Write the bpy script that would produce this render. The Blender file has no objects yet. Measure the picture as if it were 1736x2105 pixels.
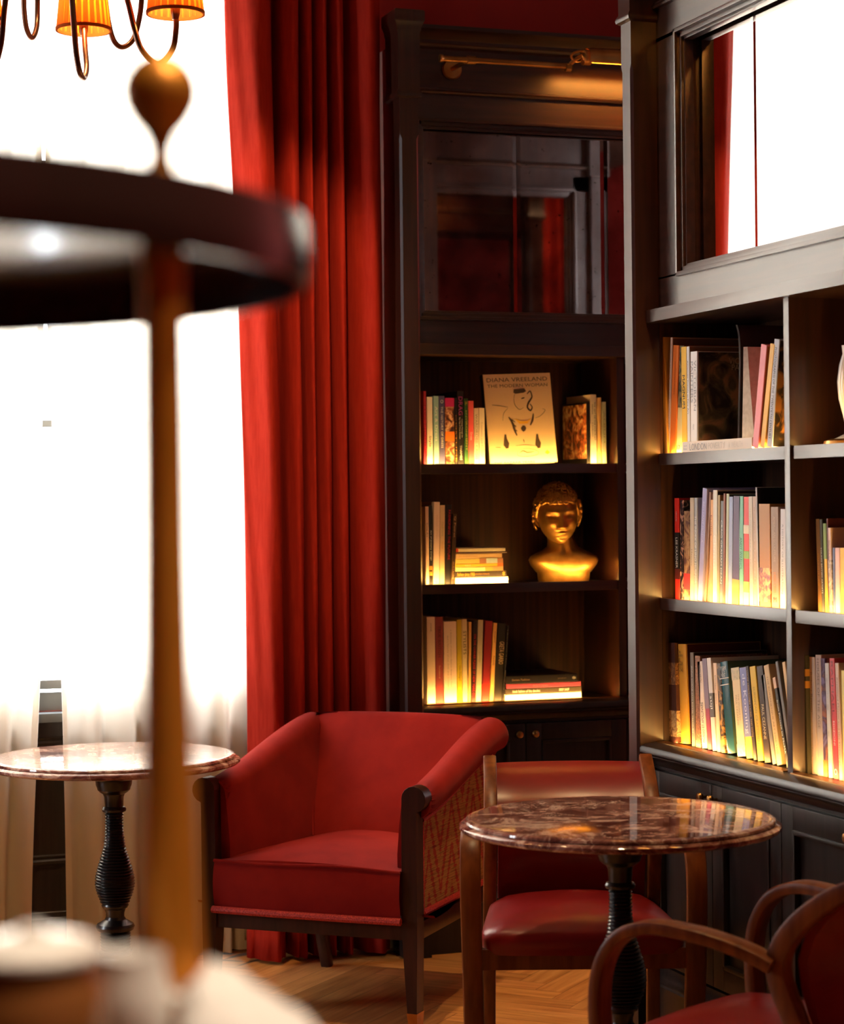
import bpy, bmesh, math, random
from mathutils import Vector, Matrix, Euler

SC = bpy.context.scene
COL = SC.collection
R = math.radians
random.seed(7)

# ------------------------------------------------------------------ camera, world, exposure
F_PX, W_PX, H_PX = 4400.0, 1736.0, 2105.0
cam_data = bpy.data.cameras.new('camera')
cam_data.sensor_fit = 'VERTICAL'
cam_data.sensor_height = 36.0
cam_data.lens = F_PX / H_PX * 36.0
cam_data.clip_start = 0.05
cam_data.dof.use_dof = True
cam_data.dof.focus_distance = 5.7
cam_data.dof.aperture_fstop = 4.4
cam_data.dof.aperture_blades = 0
cam = bpy.data.objects.new('camera', cam_data)
COL.objects.link(cam)
CAM_R = (Matrix.Rotation(R(-19.2), 3, 'Z') @ Matrix.Rotation(R(90 - 0.215), 3, 'X') @ Matrix.Rotation(R(-0.6), 3, 'Z'))
CAM_P = Vector((0, 0, 1.45))
cam.matrix_world = Matrix.Translation(CAM_P) @ CAM_R.to_4x4()
SC.camera = cam

world = bpy.data.worlds.new('world')
SC.world = world
world.use_nodes = True
bg = world.node_tree.nodes['Background']
bg.inputs['Color'].default_value = (0.93, 0.965, 1.0, 1)
SKY = 28.0
bg.inputs['Strength'].default_value = SKY

SC.view_settings.view_transform = 'Standard'
SC.view_settings.look = 'None'
SC.view_settings.gamma = 1
SC.view_settings.exposure = 0.0
SC.cycles.use_denoising = True
SC.cycles.max_bounces = 9
SC.cycles.transparent_max_bounces = 12
SC.cycles.sample_clamp_indirect = 6.0


def portal(name, loc, rot, sx, sy):
    l = bpy.data.lights.new(name, 'AREA'); l.shape = 'RECTANGLE'; l.size = sx; l.size_y = sy
    l.cycles.is_portal = True
    o = bpy.data.objects.new(name, l); COL.objects.link(o); o.location = loc; o.rotation_euler = rot
    return o


def lamp_area(name, loc, target, sx, sy, power, color, spread=180):
    l = bpy.data.lights.new(name, 'AREA'); l.shape = 'RECTANGLE'; l.size = sx; l.size_y = sy
    l.energy = power; l.color = color; l.spread = R(spread)
    o = bpy.data.objects.new(name, l); COL.objects.link(o); o.location = loc
    o.rotation_euler = (Vector(target) - Vector(loc)).to_track_quat('-Z', 'Y').to_euler()
    return o


# daylight through the windows (portals guide the sky light in)
portal('daylight_added_left_window', (-2.72, 6.2, 2.1), (0, R(-90), 0), 2.5, .6)  # sky light through the added window, out of view on the left
portal('daylight_back_window', (1.05, 6.96, 2.1), (R(-90), 0, 0), 1.6, 2.5)
portal('daylight_alcove_window', (4.85, 6.96, 2.1), (R(-90), 0, 0), 1.3, 2.5)


def at(px, py, Z):
    """photo pixel at camera depth Z -> world point"""
    return CAM_P + CAM_R @ Vector(((px - W_PX / 2) / F_PX * Z, -(py - H_PX / 2) / F_PX * Z, -Z))


def ray(px, py):
    return CAM_R @ Vector(((px - W_PX / 2) / F_PX, -(py - H_PX / 2) / F_PX, -1.0))


def floor_xy(X, Z):
    a = R(19.2)
    return Vector((math.sin(a) * Z + math.cos(a) * X, math.cos(a) * Z - math.sin(a) * X, 0))


# ------------------------------------------------------------------ materials
def mat(name):
    m = bpy.data.materials.new(name); m.use_nodes = True
    nt = m.node_tree
    return m, nt, nt.nodes['Principled BSDF']


def plain(name, col, rough=0.5, metal=0.0, coat=0.0, spec=0.5, sheen=0.0, emit=None, emit_s=0.0):
    m, nt, p = mat(name)
    p.inputs['Base Color'].default_value = (*col, 1)
    p.inputs['Roughness'].default_value = rough
    p.inputs['Metallic'].default_value = metal
    p.inputs['Coat Weight'].default_value = coat
    p.inputs['Coat Roughness'].default_value = 0.12
    p.inputs['Specular IOR Level'].default_value = spec
    p.inputs['Sheen Weight'].default_value = sheen
    if emit:
        p.inputs['Emission Color'].default_value = (*emit, 1)
        p.inputs['Emission Strength'].default_value = emit_s
    return m


def noisy(name, c1, c2, scale=(8, 8, 8), rough=0.4, detail=4, coat=0.0, metal=0.0, bump=0.0, sheen=0.0, spec=0.5, lo=0.35, hi=0.65, distort=0.0, rvar=0.0):
    m, nt, p = mat(name)
    tc = nt.nodes.new('ShaderNodeTexCoord'); mp = nt.nodes.new('ShaderNodeMapping')
    mp.inputs['Scale'].default_value = scale
    nz = nt.nodes.new('ShaderNodeTexNoise'); nz.inputs['Scale'].default_value = 1.0
    nz.inputs['Detail'].default_value = detail; nz.inputs['Distortion'].default_value = distort
    rp = nt.nodes.new('ShaderNodeValToRGB')
    rp.color_ramp.elements[0].position = lo; rp.color_ramp.elements[0].color = (*c1, 1)
    rp.color_ramp.elements[1].position = hi; rp.color_ramp.elements[1].color = (*c2, 1)
    L = nt.links
    L.new(tc.outputs['Object'], mp.inputs['Vector']); L.new(mp.outputs['Vector'], nz.inputs['Vector'])
    L.new(nz.outputs['Fac'], rp.inputs['Fac']); L.new(rp.outputs['Color'], p.inputs['Base Color'])
    p.inputs['Roughness'].default_value = rough; p.inputs['Metallic'].default_value = metal
    p.inputs['Coat Weight'].default_value = coat; p.inputs['Coat Roughness'].default_value = rough if coat == .5 else 0.1
    p.inputs['Sheen Weight'].default_value = sheen; p.inputs['Specular IOR Level'].default_value = spec
    if rvar:
        mr = nt.nodes.new('ShaderNodeMapRange'); mr.inputs['To Min'].default_value = rough - rvar; mr.inputs['To Max'].default_value = rough + rvar
        L.new(nz.outputs['Fac'], mr.inputs['Value']); L.new(mr.outputs['Result'], p.inputs['Roughness'])
    if bump:
        b = nt.nodes.new('ShaderNodeBump'); b.inputs['Strength'].default_value = bump; b.inputs['Distance'].default_value = 0.002
        L.new(nz.outputs['Fac'], b.inputs['Height']); L.new(b.outputs['Normal'], p.inputs['Normal'])
    return m


M = {}
M['dark_wood'] = noisy('dark_stained_wood', (0.018, 0.0055, 0.003), (0.042, 0.013, 0.007), (60, 60, 3), rough=0.31, coat=0.5, spec=0.6, bump=0.03)
M['dark_wood_x'] = noisy('dark_stained_wood_along', (0.018, 0.0055, 0.003), (0.042, 0.013, 0.007), (3, 60, 60), rough=0.31, coat=0.5, spec=0.6, bump=0.03)
M['back_panel'] = noisy('dark_reeded_panel', (0.022, 0.008, 0.003), (0.06, 0.021, 0.007), (70, 70, 1.2), rough=0.45, spec=0.22)
M['door_wood'] = noisy('black_stained_oak', (0.008, 0.0055, 0.005), (0.02, 0.013, 0.011), (70, 70, 4), rough=0.34, spec=0.5, bump=0.05)
M['chair_wood'] = noisy('walnut_chair_wood', (0.12, 0.029, 0.006), (0.22, 0.062, 0.012), (40, 40, 5), rough=0.34, coat=0.0, spec=0.3)
M['mahogany'] = noisy('mahogany', (0.022, 0.006, 0.004), (0.05, 0.013, 0.008), (40, 40, 4), rough=0.32, coat=0.0, spec=0.35)
M['ebony'] = plain('ebonised_wood', (0.006, 0.005, 0.005), 0.28, coat=0.2)
M['brass'] = noisy('aged_brass', (0.42, 0.2, 0.06), (0.62, 0.33, 0.1), (14, 14, 14), rough=0.3, metal=1.0)
M['amber_brass'] = noisy('lacquered_brass', (0.55, 0.20, 0.015), (0.68, 0.28, 0.03), (10, 10, 10), rough=0.4, metal=0.6)
M['bronze'] = plain('bronzed_metal', (0.16, 0.07, 0.04), 0.3, metal=0.9)
M['dark_metal'] = plain('dark_bronze_metal', (0.022, 0.010, 0.008), 0.2, metal=0.0, spec=0.6)
M['gold'] = noisy('gilded_plaster', (0.48, 0.25, 0.055), (0.62, 0.34, 0.08), (30, 30, 30), rough=0.38, metal=0.85)
M['velvet'] = noisy('red_velvet', (0.215, 0.011, 0.009), (0.265, 0.015, 0.011), (9, 9, 9), rough=0.9, sheen=0.05, spec=0.04)
M['curtain'] = noisy('red_curtain_velvet', (0.31, 0.019, 0.011), (0.36, 0.025, 0.014), (120, 120, 14), rough=0.9, sheen=0.0, spec=0.04)
M['braid'] = noisy('red_braid_trim', (0.25, 0.008, 0.008), (0.62, 0.05, 0.03), (260, 260, 260), rough=0.6, bump=0.6)
M['leather'] = noisy('oxblood_leather', (0.19, 0.007, 0.008), (0.215, 0.009, 0.009), (11, 11, 11), rough=0.3, detail=1, coat=0.0, spec=0.42)
M['wall_red'] = noisy('red_wall', (0.33, 0.016, 0.012), (0.37, 0.020, 0.014), (3, 3, 3), rough=0.75)
M['ceiling'] = plain('ceiling_paint', (0.16, 0.10, 0.07), 0.8)
M['page'] = noisy('paper_pages', (0.70, 0.60, 0.42), (0.82, 0.72, 0.54), (90, 90, 90), rough=0.8)
M['white_ceramic'] = plain('white_ceramic', (0.8, 0.77, 0.72), 0.2, coat=0.4)
M['amber_glaze'] = plain('amber_glaze', (0.20, 0.075, 0.02), 0.16, coat=0.6)
M['linen'] = noisy('white_linen', (0.72, 0.69, 0.65), (0.82, 0.79, 0.75), (60, 60, 60), rough=0.85)
M['frame_paint'] = plain('window_frame_paint', (0.10, 0.115, 0.13), 0.45)
M['strip'] = plain('warm_strip_light', (0.8, 0.5, 0.2), 0.5, emit=(1.0, 0.55, 0.14), emit_s=105.0)
M['strip_bright'] = plain('warm_strip_light_bright', (0.8, 0.5, 0.2), 0.5, emit=(1.0, 0.52, 0.12), emit_s=165.0)
M['picture_bulb'] = plain('picture_light_bulb', (0.9, 0.6, 0.3), 0.5, emit=(1.0, 0.40, 0.07), emit_s=130.0)
M['bulb'] = plain('warm_bulb', (0.9, 0.6, 0.3), 0.5, emit=(1.0, 0.56, 0.18), emit_s=240.0)
M['ink'] = plain('black_ink', (0.012, 0.01, 0.01), 0.6)


def glass_mat():
    m = bpy.data.materials.new('window_glass'); m.use_nodes = True
    nt = m.node_tree; nt.nodes.clear()
    o = nt.nodes.new('ShaderNodeOutputMaterial'); mx = nt.nodes.new('ShaderNodeMixShader')
    t = nt.nodes.new('ShaderNodeBsdfTransparent'); g = nt.nodes.new('ShaderNodeBsdfGlossy'); g.inputs['Roughness'].default_value = 0.02
    mx.inputs[0].default_value = 0.06
    nt.links.new(t.outputs[0], mx.inputs[1]); nt.links.new(g.outputs[0], mx.inputs[2]); nt.links.new(mx.outputs[0], o.inputs[0])
    return m


def sheer_mat():
    m = bpy.data.materials.new('sheer_voile'); m.use_nodes = True
    nt = m.node_tree; nt.nodes.clear(); N = nt.nodes.new; L = nt.links.new
    o = N('ShaderNodeOutputMaterial')
    t = N('ShaderNodeBsdfTransparent'); t.inputs['Color'].default_value = (1, 0.98, 0.95, 1)
    tl = N('ShaderNodeBsdfTranslucent'); tl.inputs['Color'].default_value = (0.9, 0.86, 0.78, 1)
    d = N('ShaderNodeBsdfDiffuse'); d.inputs['Color'].default_value = (0.74, 0.6, 0.44, 1)
    a = N('ShaderNodeMixShader'); a.inputs[0].default_value = 0.36
    b = N('ShaderNodeMixShader'); b.inputs[0].default_value = 0.86
    L(tl.outputs[0], a.inputs[1]); L(d.outputs[0], a.inputs[2])
    L(t.outputs[0], b.inputs[1]); L(a.outputs[0], b.inputs[2]); L(b.outputs[0], o.inputs[0])
    return m


def shade_mat(k=1.0):
    m = bpy.data.materials.new('pleated_orange_shade'); m.use_nodes = True
    nt = m.node_tree; nt.nodes.clear(); N = nt.nodes.new; L = nt.links.new
    o = N('ShaderNodeOutputMaterial')
    tl = N('ShaderNodeBsdfTranslucent'); tl.inputs['Color'].default_value = (0.34 * k, 0.05 * k ** 1.5, 0.004 * k, 1)
    d = N('ShaderNodeBsdfDiffuse'); d.inputs['Color'].default_value = (0.55, 0.17 * k ** .5, 0.045, 1)
    a = N('ShaderNodeMixShader'); a.inputs[0].default_value = 0.45
    L(tl.outputs[0], a.inputs[1]); L(d.outputs[0], a.inputs[2]); L(a.outputs[0], o.inputs[0])
    return m


def marble_mat():
    m, nt, p = mat('rosso_marble'); N = nt.nodes.new; L = nt.links.new
    tc = N('ShaderNodeTexCoord'); mp = N('ShaderNodeMapping'); mp.inputs['Scale'].default_value = (1, 1, 1.0)
    L(tc.outputs['Object'], mp.inputs['Vector'])
    n1 = N('ShaderNodeTexNoise'); n1.inputs['Scale'].default_value = 7; n1.inputs['Detail'].default_value = 6; n1.inputs['Distortion'].default_value = 1.2
    L(mp.outputs['Vector'], n1.inputs['Vector'])
    v = N('ShaderNodeTexVoronoi'); v.feature = 'DISTANCE_TO_EDGE'; v.inputs['Scale'].default_value = 9
    ad = N('ShaderNodeMixRGB'); ad.blend_type = 'ADD'; ad.inputs[0].default_value = 0.35
    L(mp.outputs['Vector'], ad.inputs[1]); L(n1.outputs['Color'], ad.inputs[2]); L(ad.outputs[0], v.inputs['Vector'])
    r1 = N('ShaderNodeValToRGB'); e = r1.color_ramp.elements
    e[0].position = 0.0; e[0].color = (1, 1, 1, 1); e[1].position = 0.035; e[1].color = (0, 0, 0, 1)
    L(v.outputs['Distance'], r1.inputs['Fac'])
    n2 = N('ShaderNodeTexNoise'); n2.inputs['Scale'].default_value = 5; n2.inputs['Detail'].default_value = 8; n2.inputs['Roughness'].default_value = 0.65; n2.inputs['Distortion'].default_value = 2.5
    L(mp.outputs['Vector'], n2.inputs['Vector'])
    r2 = N('ShaderNodeValToRGB'); e = r2.color_ramp.elements
    e[0].position = 0.42; e[0].color = (0.10, 0.03, 0.026, 1); e[1].position = 0.54; e[1].color = (0.34, 0.16, 0.13, 1)
    x = e.new(0.62); x.color = (0.75, 0.55, 0.45, 1)
    x = e.new(0.68); x.color = (0.24, 0.10, 0.08, 1)
    L(n2.outputs['Fac'], r2.inputs['Fac'])
    mu = N('ShaderNodeMath'); mu.operation = 'MULTIPLY'
    L(r1.outputs['Color'], mu.inputs[0]); 
    r3 = N('ShaderNodeValToRGB'); r3.color_ramp.elements[0].position = 0.42; r3.color_ramp.elements[1].position = 0.6
    L(n1.outputs['Fac'], r3.inputs['Fac']); L(r3.outputs['Color'], mu.inputs[1])
    mx = N('ShaderNodeMixRGB'); mx.inputs[2].default_value = (0.70, 0.54, 0.44, 1)
    L(mu.outputs[0], mx.inputs[0]); L(r2.outputs['Color'], mx.inputs[1]); L(mx.outputs[0], p.inputs['Base Color'])
    p.inputs['Roughness'].default_value = 0.06; p.inputs['Specular IOR Level'].default_value = 0.5
    p.inputs['Coat Weight'].default_value = 0.0; p.inputs['Coat Roughness'].default_value = 0.03
    return m


def mirror_mat(antique):
    m, nt, p = mat('antique_mirror' if antique else 'bevelled_mirror'); N = nt.nodes.new; L = nt.links.new
    p.inputs['Metallic'].default_value = 1.0; p.inputs['Roughness'].default_value = 0.03 if antique else 0.015
    p.inputs['Base Color'].default_value = (0.8, 0.8, 0.8, 1)
    if antique:
        tc = N('ShaderNodeTexCoord')
        n = N('ShaderNodeTexNoise'); n.inputs['Scale'].default_value = 45; n.inputs['Detail'].default_value = 6; n.inputs['Roughness'].default_value = 0.7
        n2 = N('ShaderNodeTexNoise'); n2.inputs['Scale'].default_value = 6; n2.inputs['Detail'].default_value = 4
        L(tc.outputs['Object'], n.inputs['Vector']); L(tc.outputs['Object'], n2.inputs['Vector'])
        r = N('ShaderNodeValToRGB'); e = r.color_ramp.elements
        e[0].position = 0.30; e[0].color = (0.06, 0.045, 0.04, 1); e[1].position = 0.37; e[1].color = (0.78, 0.74, 0.72, 1)
        L(n.outputs['Fac'], r.inputs['Fac'])
        r2 = N('ShaderNodeValToRGB'); e = r2.color_ramp.elements
        e[0].position = 0.35; e[0].color = (0.6, 0.52, 0.5, 1); e[1].position = 0.6; e[1].color = (1, 1, 1, 1)
        L(n2.outputs['Fac'], r2.inputs['Fac'])
        mx = N('ShaderNodeMixRGB'); mx.blend_type = 'MULTIPLY'; mx.inputs[0].default_value = 1
        L(r.outputs['Color'], mx.inputs[1]); L(r2.outputs['Color'], mx.inputs[2]); L(mx.outputs[0], p.inputs['Base Color'])
    return m


def floor_mat():
    m, nt, p = mat('oak_herringbone'); N = nt.nodes.new; L = nt.links.new
    at_ = N('ShaderNodeAttribute'); at_.attribute_name = 'tone'
    uv = N('ShaderNodeUVMap'); uv.uv_map = 'grain'
    mp = N('ShaderNodeMapping'); mp.inputs['Scale'].default_value = (4, 46, 1)
    L(uv.outputs['UV'], mp.inputs['Vector'])
    n = N('ShaderNodeTexNoise'); n.inputs['Scale'].default_value = 1; n.inputs['Detail'].default_value = 6; n.inputs['Distortion'].default_value = 0.6
    L(mp.outputs['Vector'], n.inputs['Vector'])
    r = N('ShaderNodeValToRGB'); e = r.color_ramp.elements
    e[0].position = 0.3; e[0].color = (0.42, 0.165, 0.042, 1); e[1].position = 0.7; e[1].color = (0.68, 0.33, 0.105, 1)
    L(n.outputs['Fac'], r.inputs['Fac'])
    mx = N('ShaderNodeMixRGB'); mx.blend_type = 'MULTIPLY'; mx.inputs[0].default_value = 1
    L(r.outputs['Color'], mx.inputs[1]); L(at_.outputs['Color'], mx.inputs[2]); L(mx.outputs[0], p.inputs['Base Color'])
    p.inputs['Roughness'].default_value = 0.36
    return m


def ikat_mat():
    """gold cloth with broken red zigzags"""
    m, nt, p = mat('red_gold_ikat'); N = nt.nodes.new; L = nt.links.new
    tc = N('ShaderNodeTexCoord'); sp = N('ShaderNodeSeparateXYZ'); L(tc.outputs['Object'], sp.inputs[0])
    def mth(op, a, b=None):
        q = N('ShaderNodeMath'); q.operation = op
        for i, v in enumerate((a, b)):
            if v is None: continue
            if isinstance(v, (int, float)): q.inputs[i].default_value = v
            else: L(v, q.inputs[i])
        return q.outputs[0]
    tri = mth('PINGPONG', mth('MULTIPLY', sp.outputs['Y'], 1.0), 0.095)
    zz = mth('SUBTRACT', sp.outputs['Z'], mth('MULTIPLY', tri, 2.4))
    band = mth('PINGPONG', zz, 0.06)
    nz = N('ShaderNodeTexNoise'); nz.inputs['Scale'].default_value = 30; nz.inputs['Detail'].default_value = 5
    mp = N('ShaderNodeMapping'); mp.inputs['Scale'].default_value = (1, 0.35, 5); L(tc.outputs['Object'], mp.inputs[0]); L(mp.outputs[0], nz.inputs['Vector'])
    f = mth('ADD', mth('MULTIPLY', band, 9.0), mth('MULTIPLY', nz.outputs['Fac'], 1.0))
    r = N('ShaderNodeValToRGB'); e = r.color_ramp.elements
    e[0].position = 0.60; e[0].color = (0.36, 0.022, 0.012, 1); e[1].position = 0.76; e[1].color = (0.42, 0.22, 0.045, 1)
    L(f, r.inputs['Fac'])
    n2 = N('ShaderNodeTexNoise'); n2.inputs['Scale'].default_value = 1; n2.inputs['Detail'].default_value = 3
    mp2 = N('ShaderNodeMapping'); mp2.inputs['Scale'].default_value = (12, 12, 420); L(tc.outputs['Object'], mp2.inputs[0]); L(mp2.outputs[0], n2.inputs['Vector'])
    r2 = N('ShaderNodeValToRGB'); r2.color_ramp.elements[0].position = 0.38; r2.color_ramp.elements[0].color = (0.4, 0.32, 0.25, 1); r2.color_ramp.elements[1].position = 0.55
    L(n2.outputs['Fac'], r2.inputs['Fac'])
    mx = N('ShaderNodeMixRGB'); mx.blend_type = 'MULTIPLY'; mx.inputs[0].default_value = 0.8
    L(r.outputs['Color'], mx.inputs[1]); L(r2.outputs['Color'], mx.inputs[2]); L(mx.outputs[0], p.inputs['Base Color'])
    p.inputs['Roughness'].default_value = 0.8
    return m


M['glass'] = glass_mat(); M['sheer'] = sheer_mat(); M['shade'] = shade_mat(0.8); M['shade_thin'] = shade_mat(1.9); M['marble'] = marble_mat()
M['mirror_old'] = mirror_mat(True); M['mirror'] = mirror_mat(False); M['floor'] = floor_mat(); M['ikat'] = ikat_mat()
_cov = {}


def cover(col, rough=0.42):
    k = (tuple(round(c, 3) for c in col), rough)
    if k not in _cov:
        _cov[k] = plain('book_cover', col, rough, spec=0.35)
    return _cov[k]


def art(c1, c2, c3, scale=14, seed=0.0):
    k = (c1, c2, c3, scale, seed)
    if k in _cov: return _cov[k]
    m, nt, p = mat('printed_cover_art'); N = nt.nodes.new; L = nt.links.new
    tc = N('ShaderNodeTexCoord'); mp = N('ShaderNodeMapping'); mp.inputs['Location'].default_value = (seed, seed * 2, seed)
    L(tc.outputs['Object'], mp.inputs['Vector'])
    n = N('ShaderNodeTexNoise'); n.inputs['Scale'].default_value = scale; n.inputs['Detail'].default_value = 4; n.inputs['Distortion'].default_value = 1.5
    L(mp.outputs['Vector'], n.inputs['Vector'])
    r = N('ShaderNodeValToRGB'); e = r.color_ramp.elements
    e[0].position = 0.38; e[0].color = (*c1, 1); e[1].position = 0.62; e[1].color = (*c3, 1)
    x = e.new(0.5); x.color = (*c2, 1)
    L(n.outputs['Fac'], r.inputs['Fac']); L(r.outputs['Color'], p.inputs['Base Color'])
    p.inputs['Roughness'].default_value = 0.35
    _cov[k] = m
    return m


# ------------------------------------------------------------------ mesh helpers
def obj(name, bm, m, parent=None, smooth=35, matrix=None):
    bmesh.ops.recalc_face_normals(bm, faces=bm.faces[:])
    if smooth:
        for f in bm.faces: f.smooth = True
        lim = R(smooth)
        for e in bm.edges:
            if len(e.link_faces) == 2 and e.calc_face_angle(0) > lim: e.smooth = False
    me = bpy.data.meshes.new(name); bm.to_mesh(me); bm.free()
    for mm in (m if isinstance(m, (list, tuple)) else [m]): me.materials.append(mm)
    o = bpy.data.objects.new(name, me); COL.objects.link(o)
    if parent is not None: o.parent = parent
    if matrix is not None: o.matrix_basis = matrix
    return o


def empty(name, loc=(0, 0, 0), rotz=0.0):
    o = bpy.data.objects.new(name, None); COL.objects.link(o)
    o.location = loc; o.rotation_euler = (0, 0, rotz); o.empty_display_size = 0.1
    return o


def tag(o, label, cat, group=None, kind=None):
    o['label'] = label; o['category'] = cat
    if group: o['group'] = group
    if kind: o['kind'] = kind
    return o


def struct(o):
    o['kind'] = 'structure'; return o


def box(bm, x0, x1, y0, y1, z0, z1, bev=0.0, mi=0):
    vs = [bm.verts.new((x, y, z)) for x in (x0, x1) for y in (y0, y1) for z in (z0, z1)]
    idx = [(0, 1, 3, 2), (4, 6, 7, 5), (0, 4, 5, 1), (2, 3, 7, 6), (0, 2, 6, 4), (1, 5, 7, 3)]
    fs = [bm.faces.new([vs[i] for i in q]) for q in idx]
    for f in fs: f.material_index = mi
    if bev > 0:
        es = list({e for f in fs for e in f.edges})
        bmesh.ops.bevel(bm, geom=es, offset=bev, segments=2, affect='EDGES', profile=0.7)
    return fs


def prism_x(bm, prof, x0, x1, mi=0):
    """closed outline of (y, z) extruded along x"""
    a = [bm.verts.new((x0, y, z)) for y, z in prof]; b = [bm.verts.new((x1, y, z)) for y, z in prof]
    n = len(prof)
    for i in range(n):
        bm.faces.new((a[i], a[(i + 1) % n], b[(i + 1) % n], b[i])).material_index = mi
    bm.faces.new(a); bm.faces.new(b[::-1])


def prism_y(bm, prof, y0, y1):
    """closed outline of (x, z) extruded along y"""
    a = [bm.verts.new((x, y0, z)) for x, z in prof]; b = [bm.verts.new((x, y1, z)) for x, z in prof]
    n = len(prof)
    for i in range(n):
        bm.faces.new((a[i], a[(i + 1) % n], b[(i + 1) % n], b[i]))
    bm.faces.new(a); bm.faces.new(b[::-1])


def loft(bm, rings, caps=True, closed=True, mi=0):
    vr = [[bm.verts.new(p) for p in r] for r in rings]
    n = len(vr[0])
    for a, b in zip(vr[:-1], vr[1:]):
        for i in range(n if closed else n - 1):
            f = bm.faces.new((a[i], a[(i + 1) % n], b[(i + 1) % n], b[i])); f.material_index = mi
    if caps and closed:
        bm.faces.new(vr[0][::-1]).material_index = mi; bm.faces.new(vr[-1]).material_index = mi
    return vr


def lathe(bm, prof, seg=40, c=(0, 0)):
    """prof of (r, z); closed at both ends"""
    rings = [[(c[0] + r * math.cos(2 * math.pi * i / seg), c[1] + r * math.sin(2 * math.pi * i / seg), z) for i in range(seg)] for r, z in prof]
    loft(bm, rings)


def catmull(pts, n=8):
    P = [Vector(p) for p in pts]; P = [2 * P[0] - P[1]] + P + [2 * P[-1] - P[-2]]
    out = []
    for i in range(1, len(P) - 2):
        p0, p1, p2, p3 = P[i - 1:i + 3]
        for k in range(n):
            t = k / n
            out.append(0.5 * ((2 * p1) + (p2 - p0) * t + (2 * p0 - 5 * p1 + 4 * p2 - p3) * t * t + (3 * p1 - p0 - 3 * p2 + p3) * t ** 3))
    out.append(P[-2]); return out


def tube(bm, pts, rad, seg=12, caps=True):
    pts = [Vector(p) for p in pts]
    rad = rad if isinstance(rad, (list, tuple)) else [rad] * len(pts)
    t0 = (pts[1] - pts[0]).normalized()
    u = t0.orthogonal().normalized(); rings = []
    for i, p in enumerate(pts):
        t = (pts[min(i + 1, len(pts) - 1)] - pts[max(i - 1, 0)]).normalized()
        u = (u - t * u.dot(t)).normalized(); v = t.cross(u)
        rings.append([p + (u * math.cos(2 * math.pi * k / seg) + v * math.sin(2 * math.pi * k / seg)) * rad[i] for k in range(seg)])
    loft(bm, rings, caps=caps)


def sweep(bm, pts, lat, sizes, ch=0.22):
    """rounded rectangular section swept along pts; lat is the (roughly constant) lateral axis"""
    pts = [Vector(p) for p in pts]; lat = Vector(lat).normalized(); rings = []
    for i, p in enumerate(pts):
        t = (pts[min(i + 1, len(pts) - 1)] - pts[max(i - 1, 0)]).normalized()
        l = (lat - t * lat.dot(t)).normalized(); n = t.cross(l)
        a, b = sizes[i] if isinstance(sizes, list) else sizes
        a /= 2; b /= 2; c = ch * min(a, b) * 2
        q = [(-a + c, -b), (a - c, -b), (a - c * .3, -b + c * .3), (a, -b + c), (a, b - c), (a - c * .3, b - c * .3), (a - c, b), (-a + c, b), (-a + c * .3, b - c * .3), (-a, b - c), (-a, -b + c), (-a + c * .3, -b + c * .3)]
        rings.append([p + l * x + n * y for x, y in q])
    loft(bm, rings)


def lerp(a, b, t): return a + (b - a) * t


def interp(xs, ys, x):
    if x <= xs[0]: return ys[0]
    for i in range(len(xs) - 1):
        if x <= xs[i + 1]:
            t = (x - xs[i]) / (xs[i + 1] - xs[i]); return ys[i] + (ys[i + 1] - ys[i]) * t
    return ys[-1]


def smoothstep(t):
    t = max(0.0, min(1.0, t)); return t * t * (3 - 2 * t)


_textcache = {}


def text_mesh(s, bold=0.0):
    """lettering outline as a flat mesh, unit size, with its bounds"""
    k = (s, bold)
    if k not in _textcache:
        c = bpy.data.curves.new('lettering', 'FONT'); c.body = s; c.size = 1.0; c.resolution_u = 2; c.offset = bold
        o = bpy.data.objects.new('lettering', c); COL.objects.link(o)
        dg = bpy.context.evaluated_depsgraph_get(); dg.update()
        me = bpy.data.meshes.new_from_object(o.evaluated_get(dg))
        bpy.data.objects.remove(o); bpy.data.curves.remove(c)
        xs = [v.co.x for v in me.vertices]; ys = [v.co.y for v in me.vertices]
        _textcache[k] = (me, min(xs), max(xs), min(ys), max(ys))
    return _textcache[k]


def lettering(name, s, m, parent, origin, xdir, ydir, length, height, bold=0.0, align='C', stretch=True):
    """put text s centred at origin, reading along xdir, letter tops along ydir, fitted into length x height"""
    me, x0, x1, y0, y1 = text_mesh(s, bold)
    if stretch:
        sx = length / (x1 - x0); sy = height / (y1 - y0)
    else:
        sx = sy = min(length / (x1 - x0), height / (y1 - y0))
    xd = Vector(xdir); yd = Vector(ydir); o0 = Vector(origin)
    bm = bmesh.new(); bm.from_mesh(me)
    for v in bm.verts:
        a = (v.co.x - (x0 + x1) / 2) * sx; b = (v.co.y - (y0 + y1) / 2) * sy
        v.co = o0 + xd * a + yd * b
    me2 = bpy.data.meshes.new(name); bm.to_mesh(me2); bm.free(); me2.materials.append(m)
    o = bpy.data.objects.new(name, me2); COL.objects.link(o); o.parent = parent
    return o

# ------------------------------------------------------------------ the room
XL, XR, YB, YF, ZC = -2.6, 6.0, -3.0, 6.83, 3.7
WIN_Z0, WIN_Z1 = 0.80, 3.35
W1 = (0.25, 1.86); W2 = (4.2, 5.5)                     # openings in the back wall
LW = ((5.9, 6.5),)                     # unseen left wall opening, added for daylight fill


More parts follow.
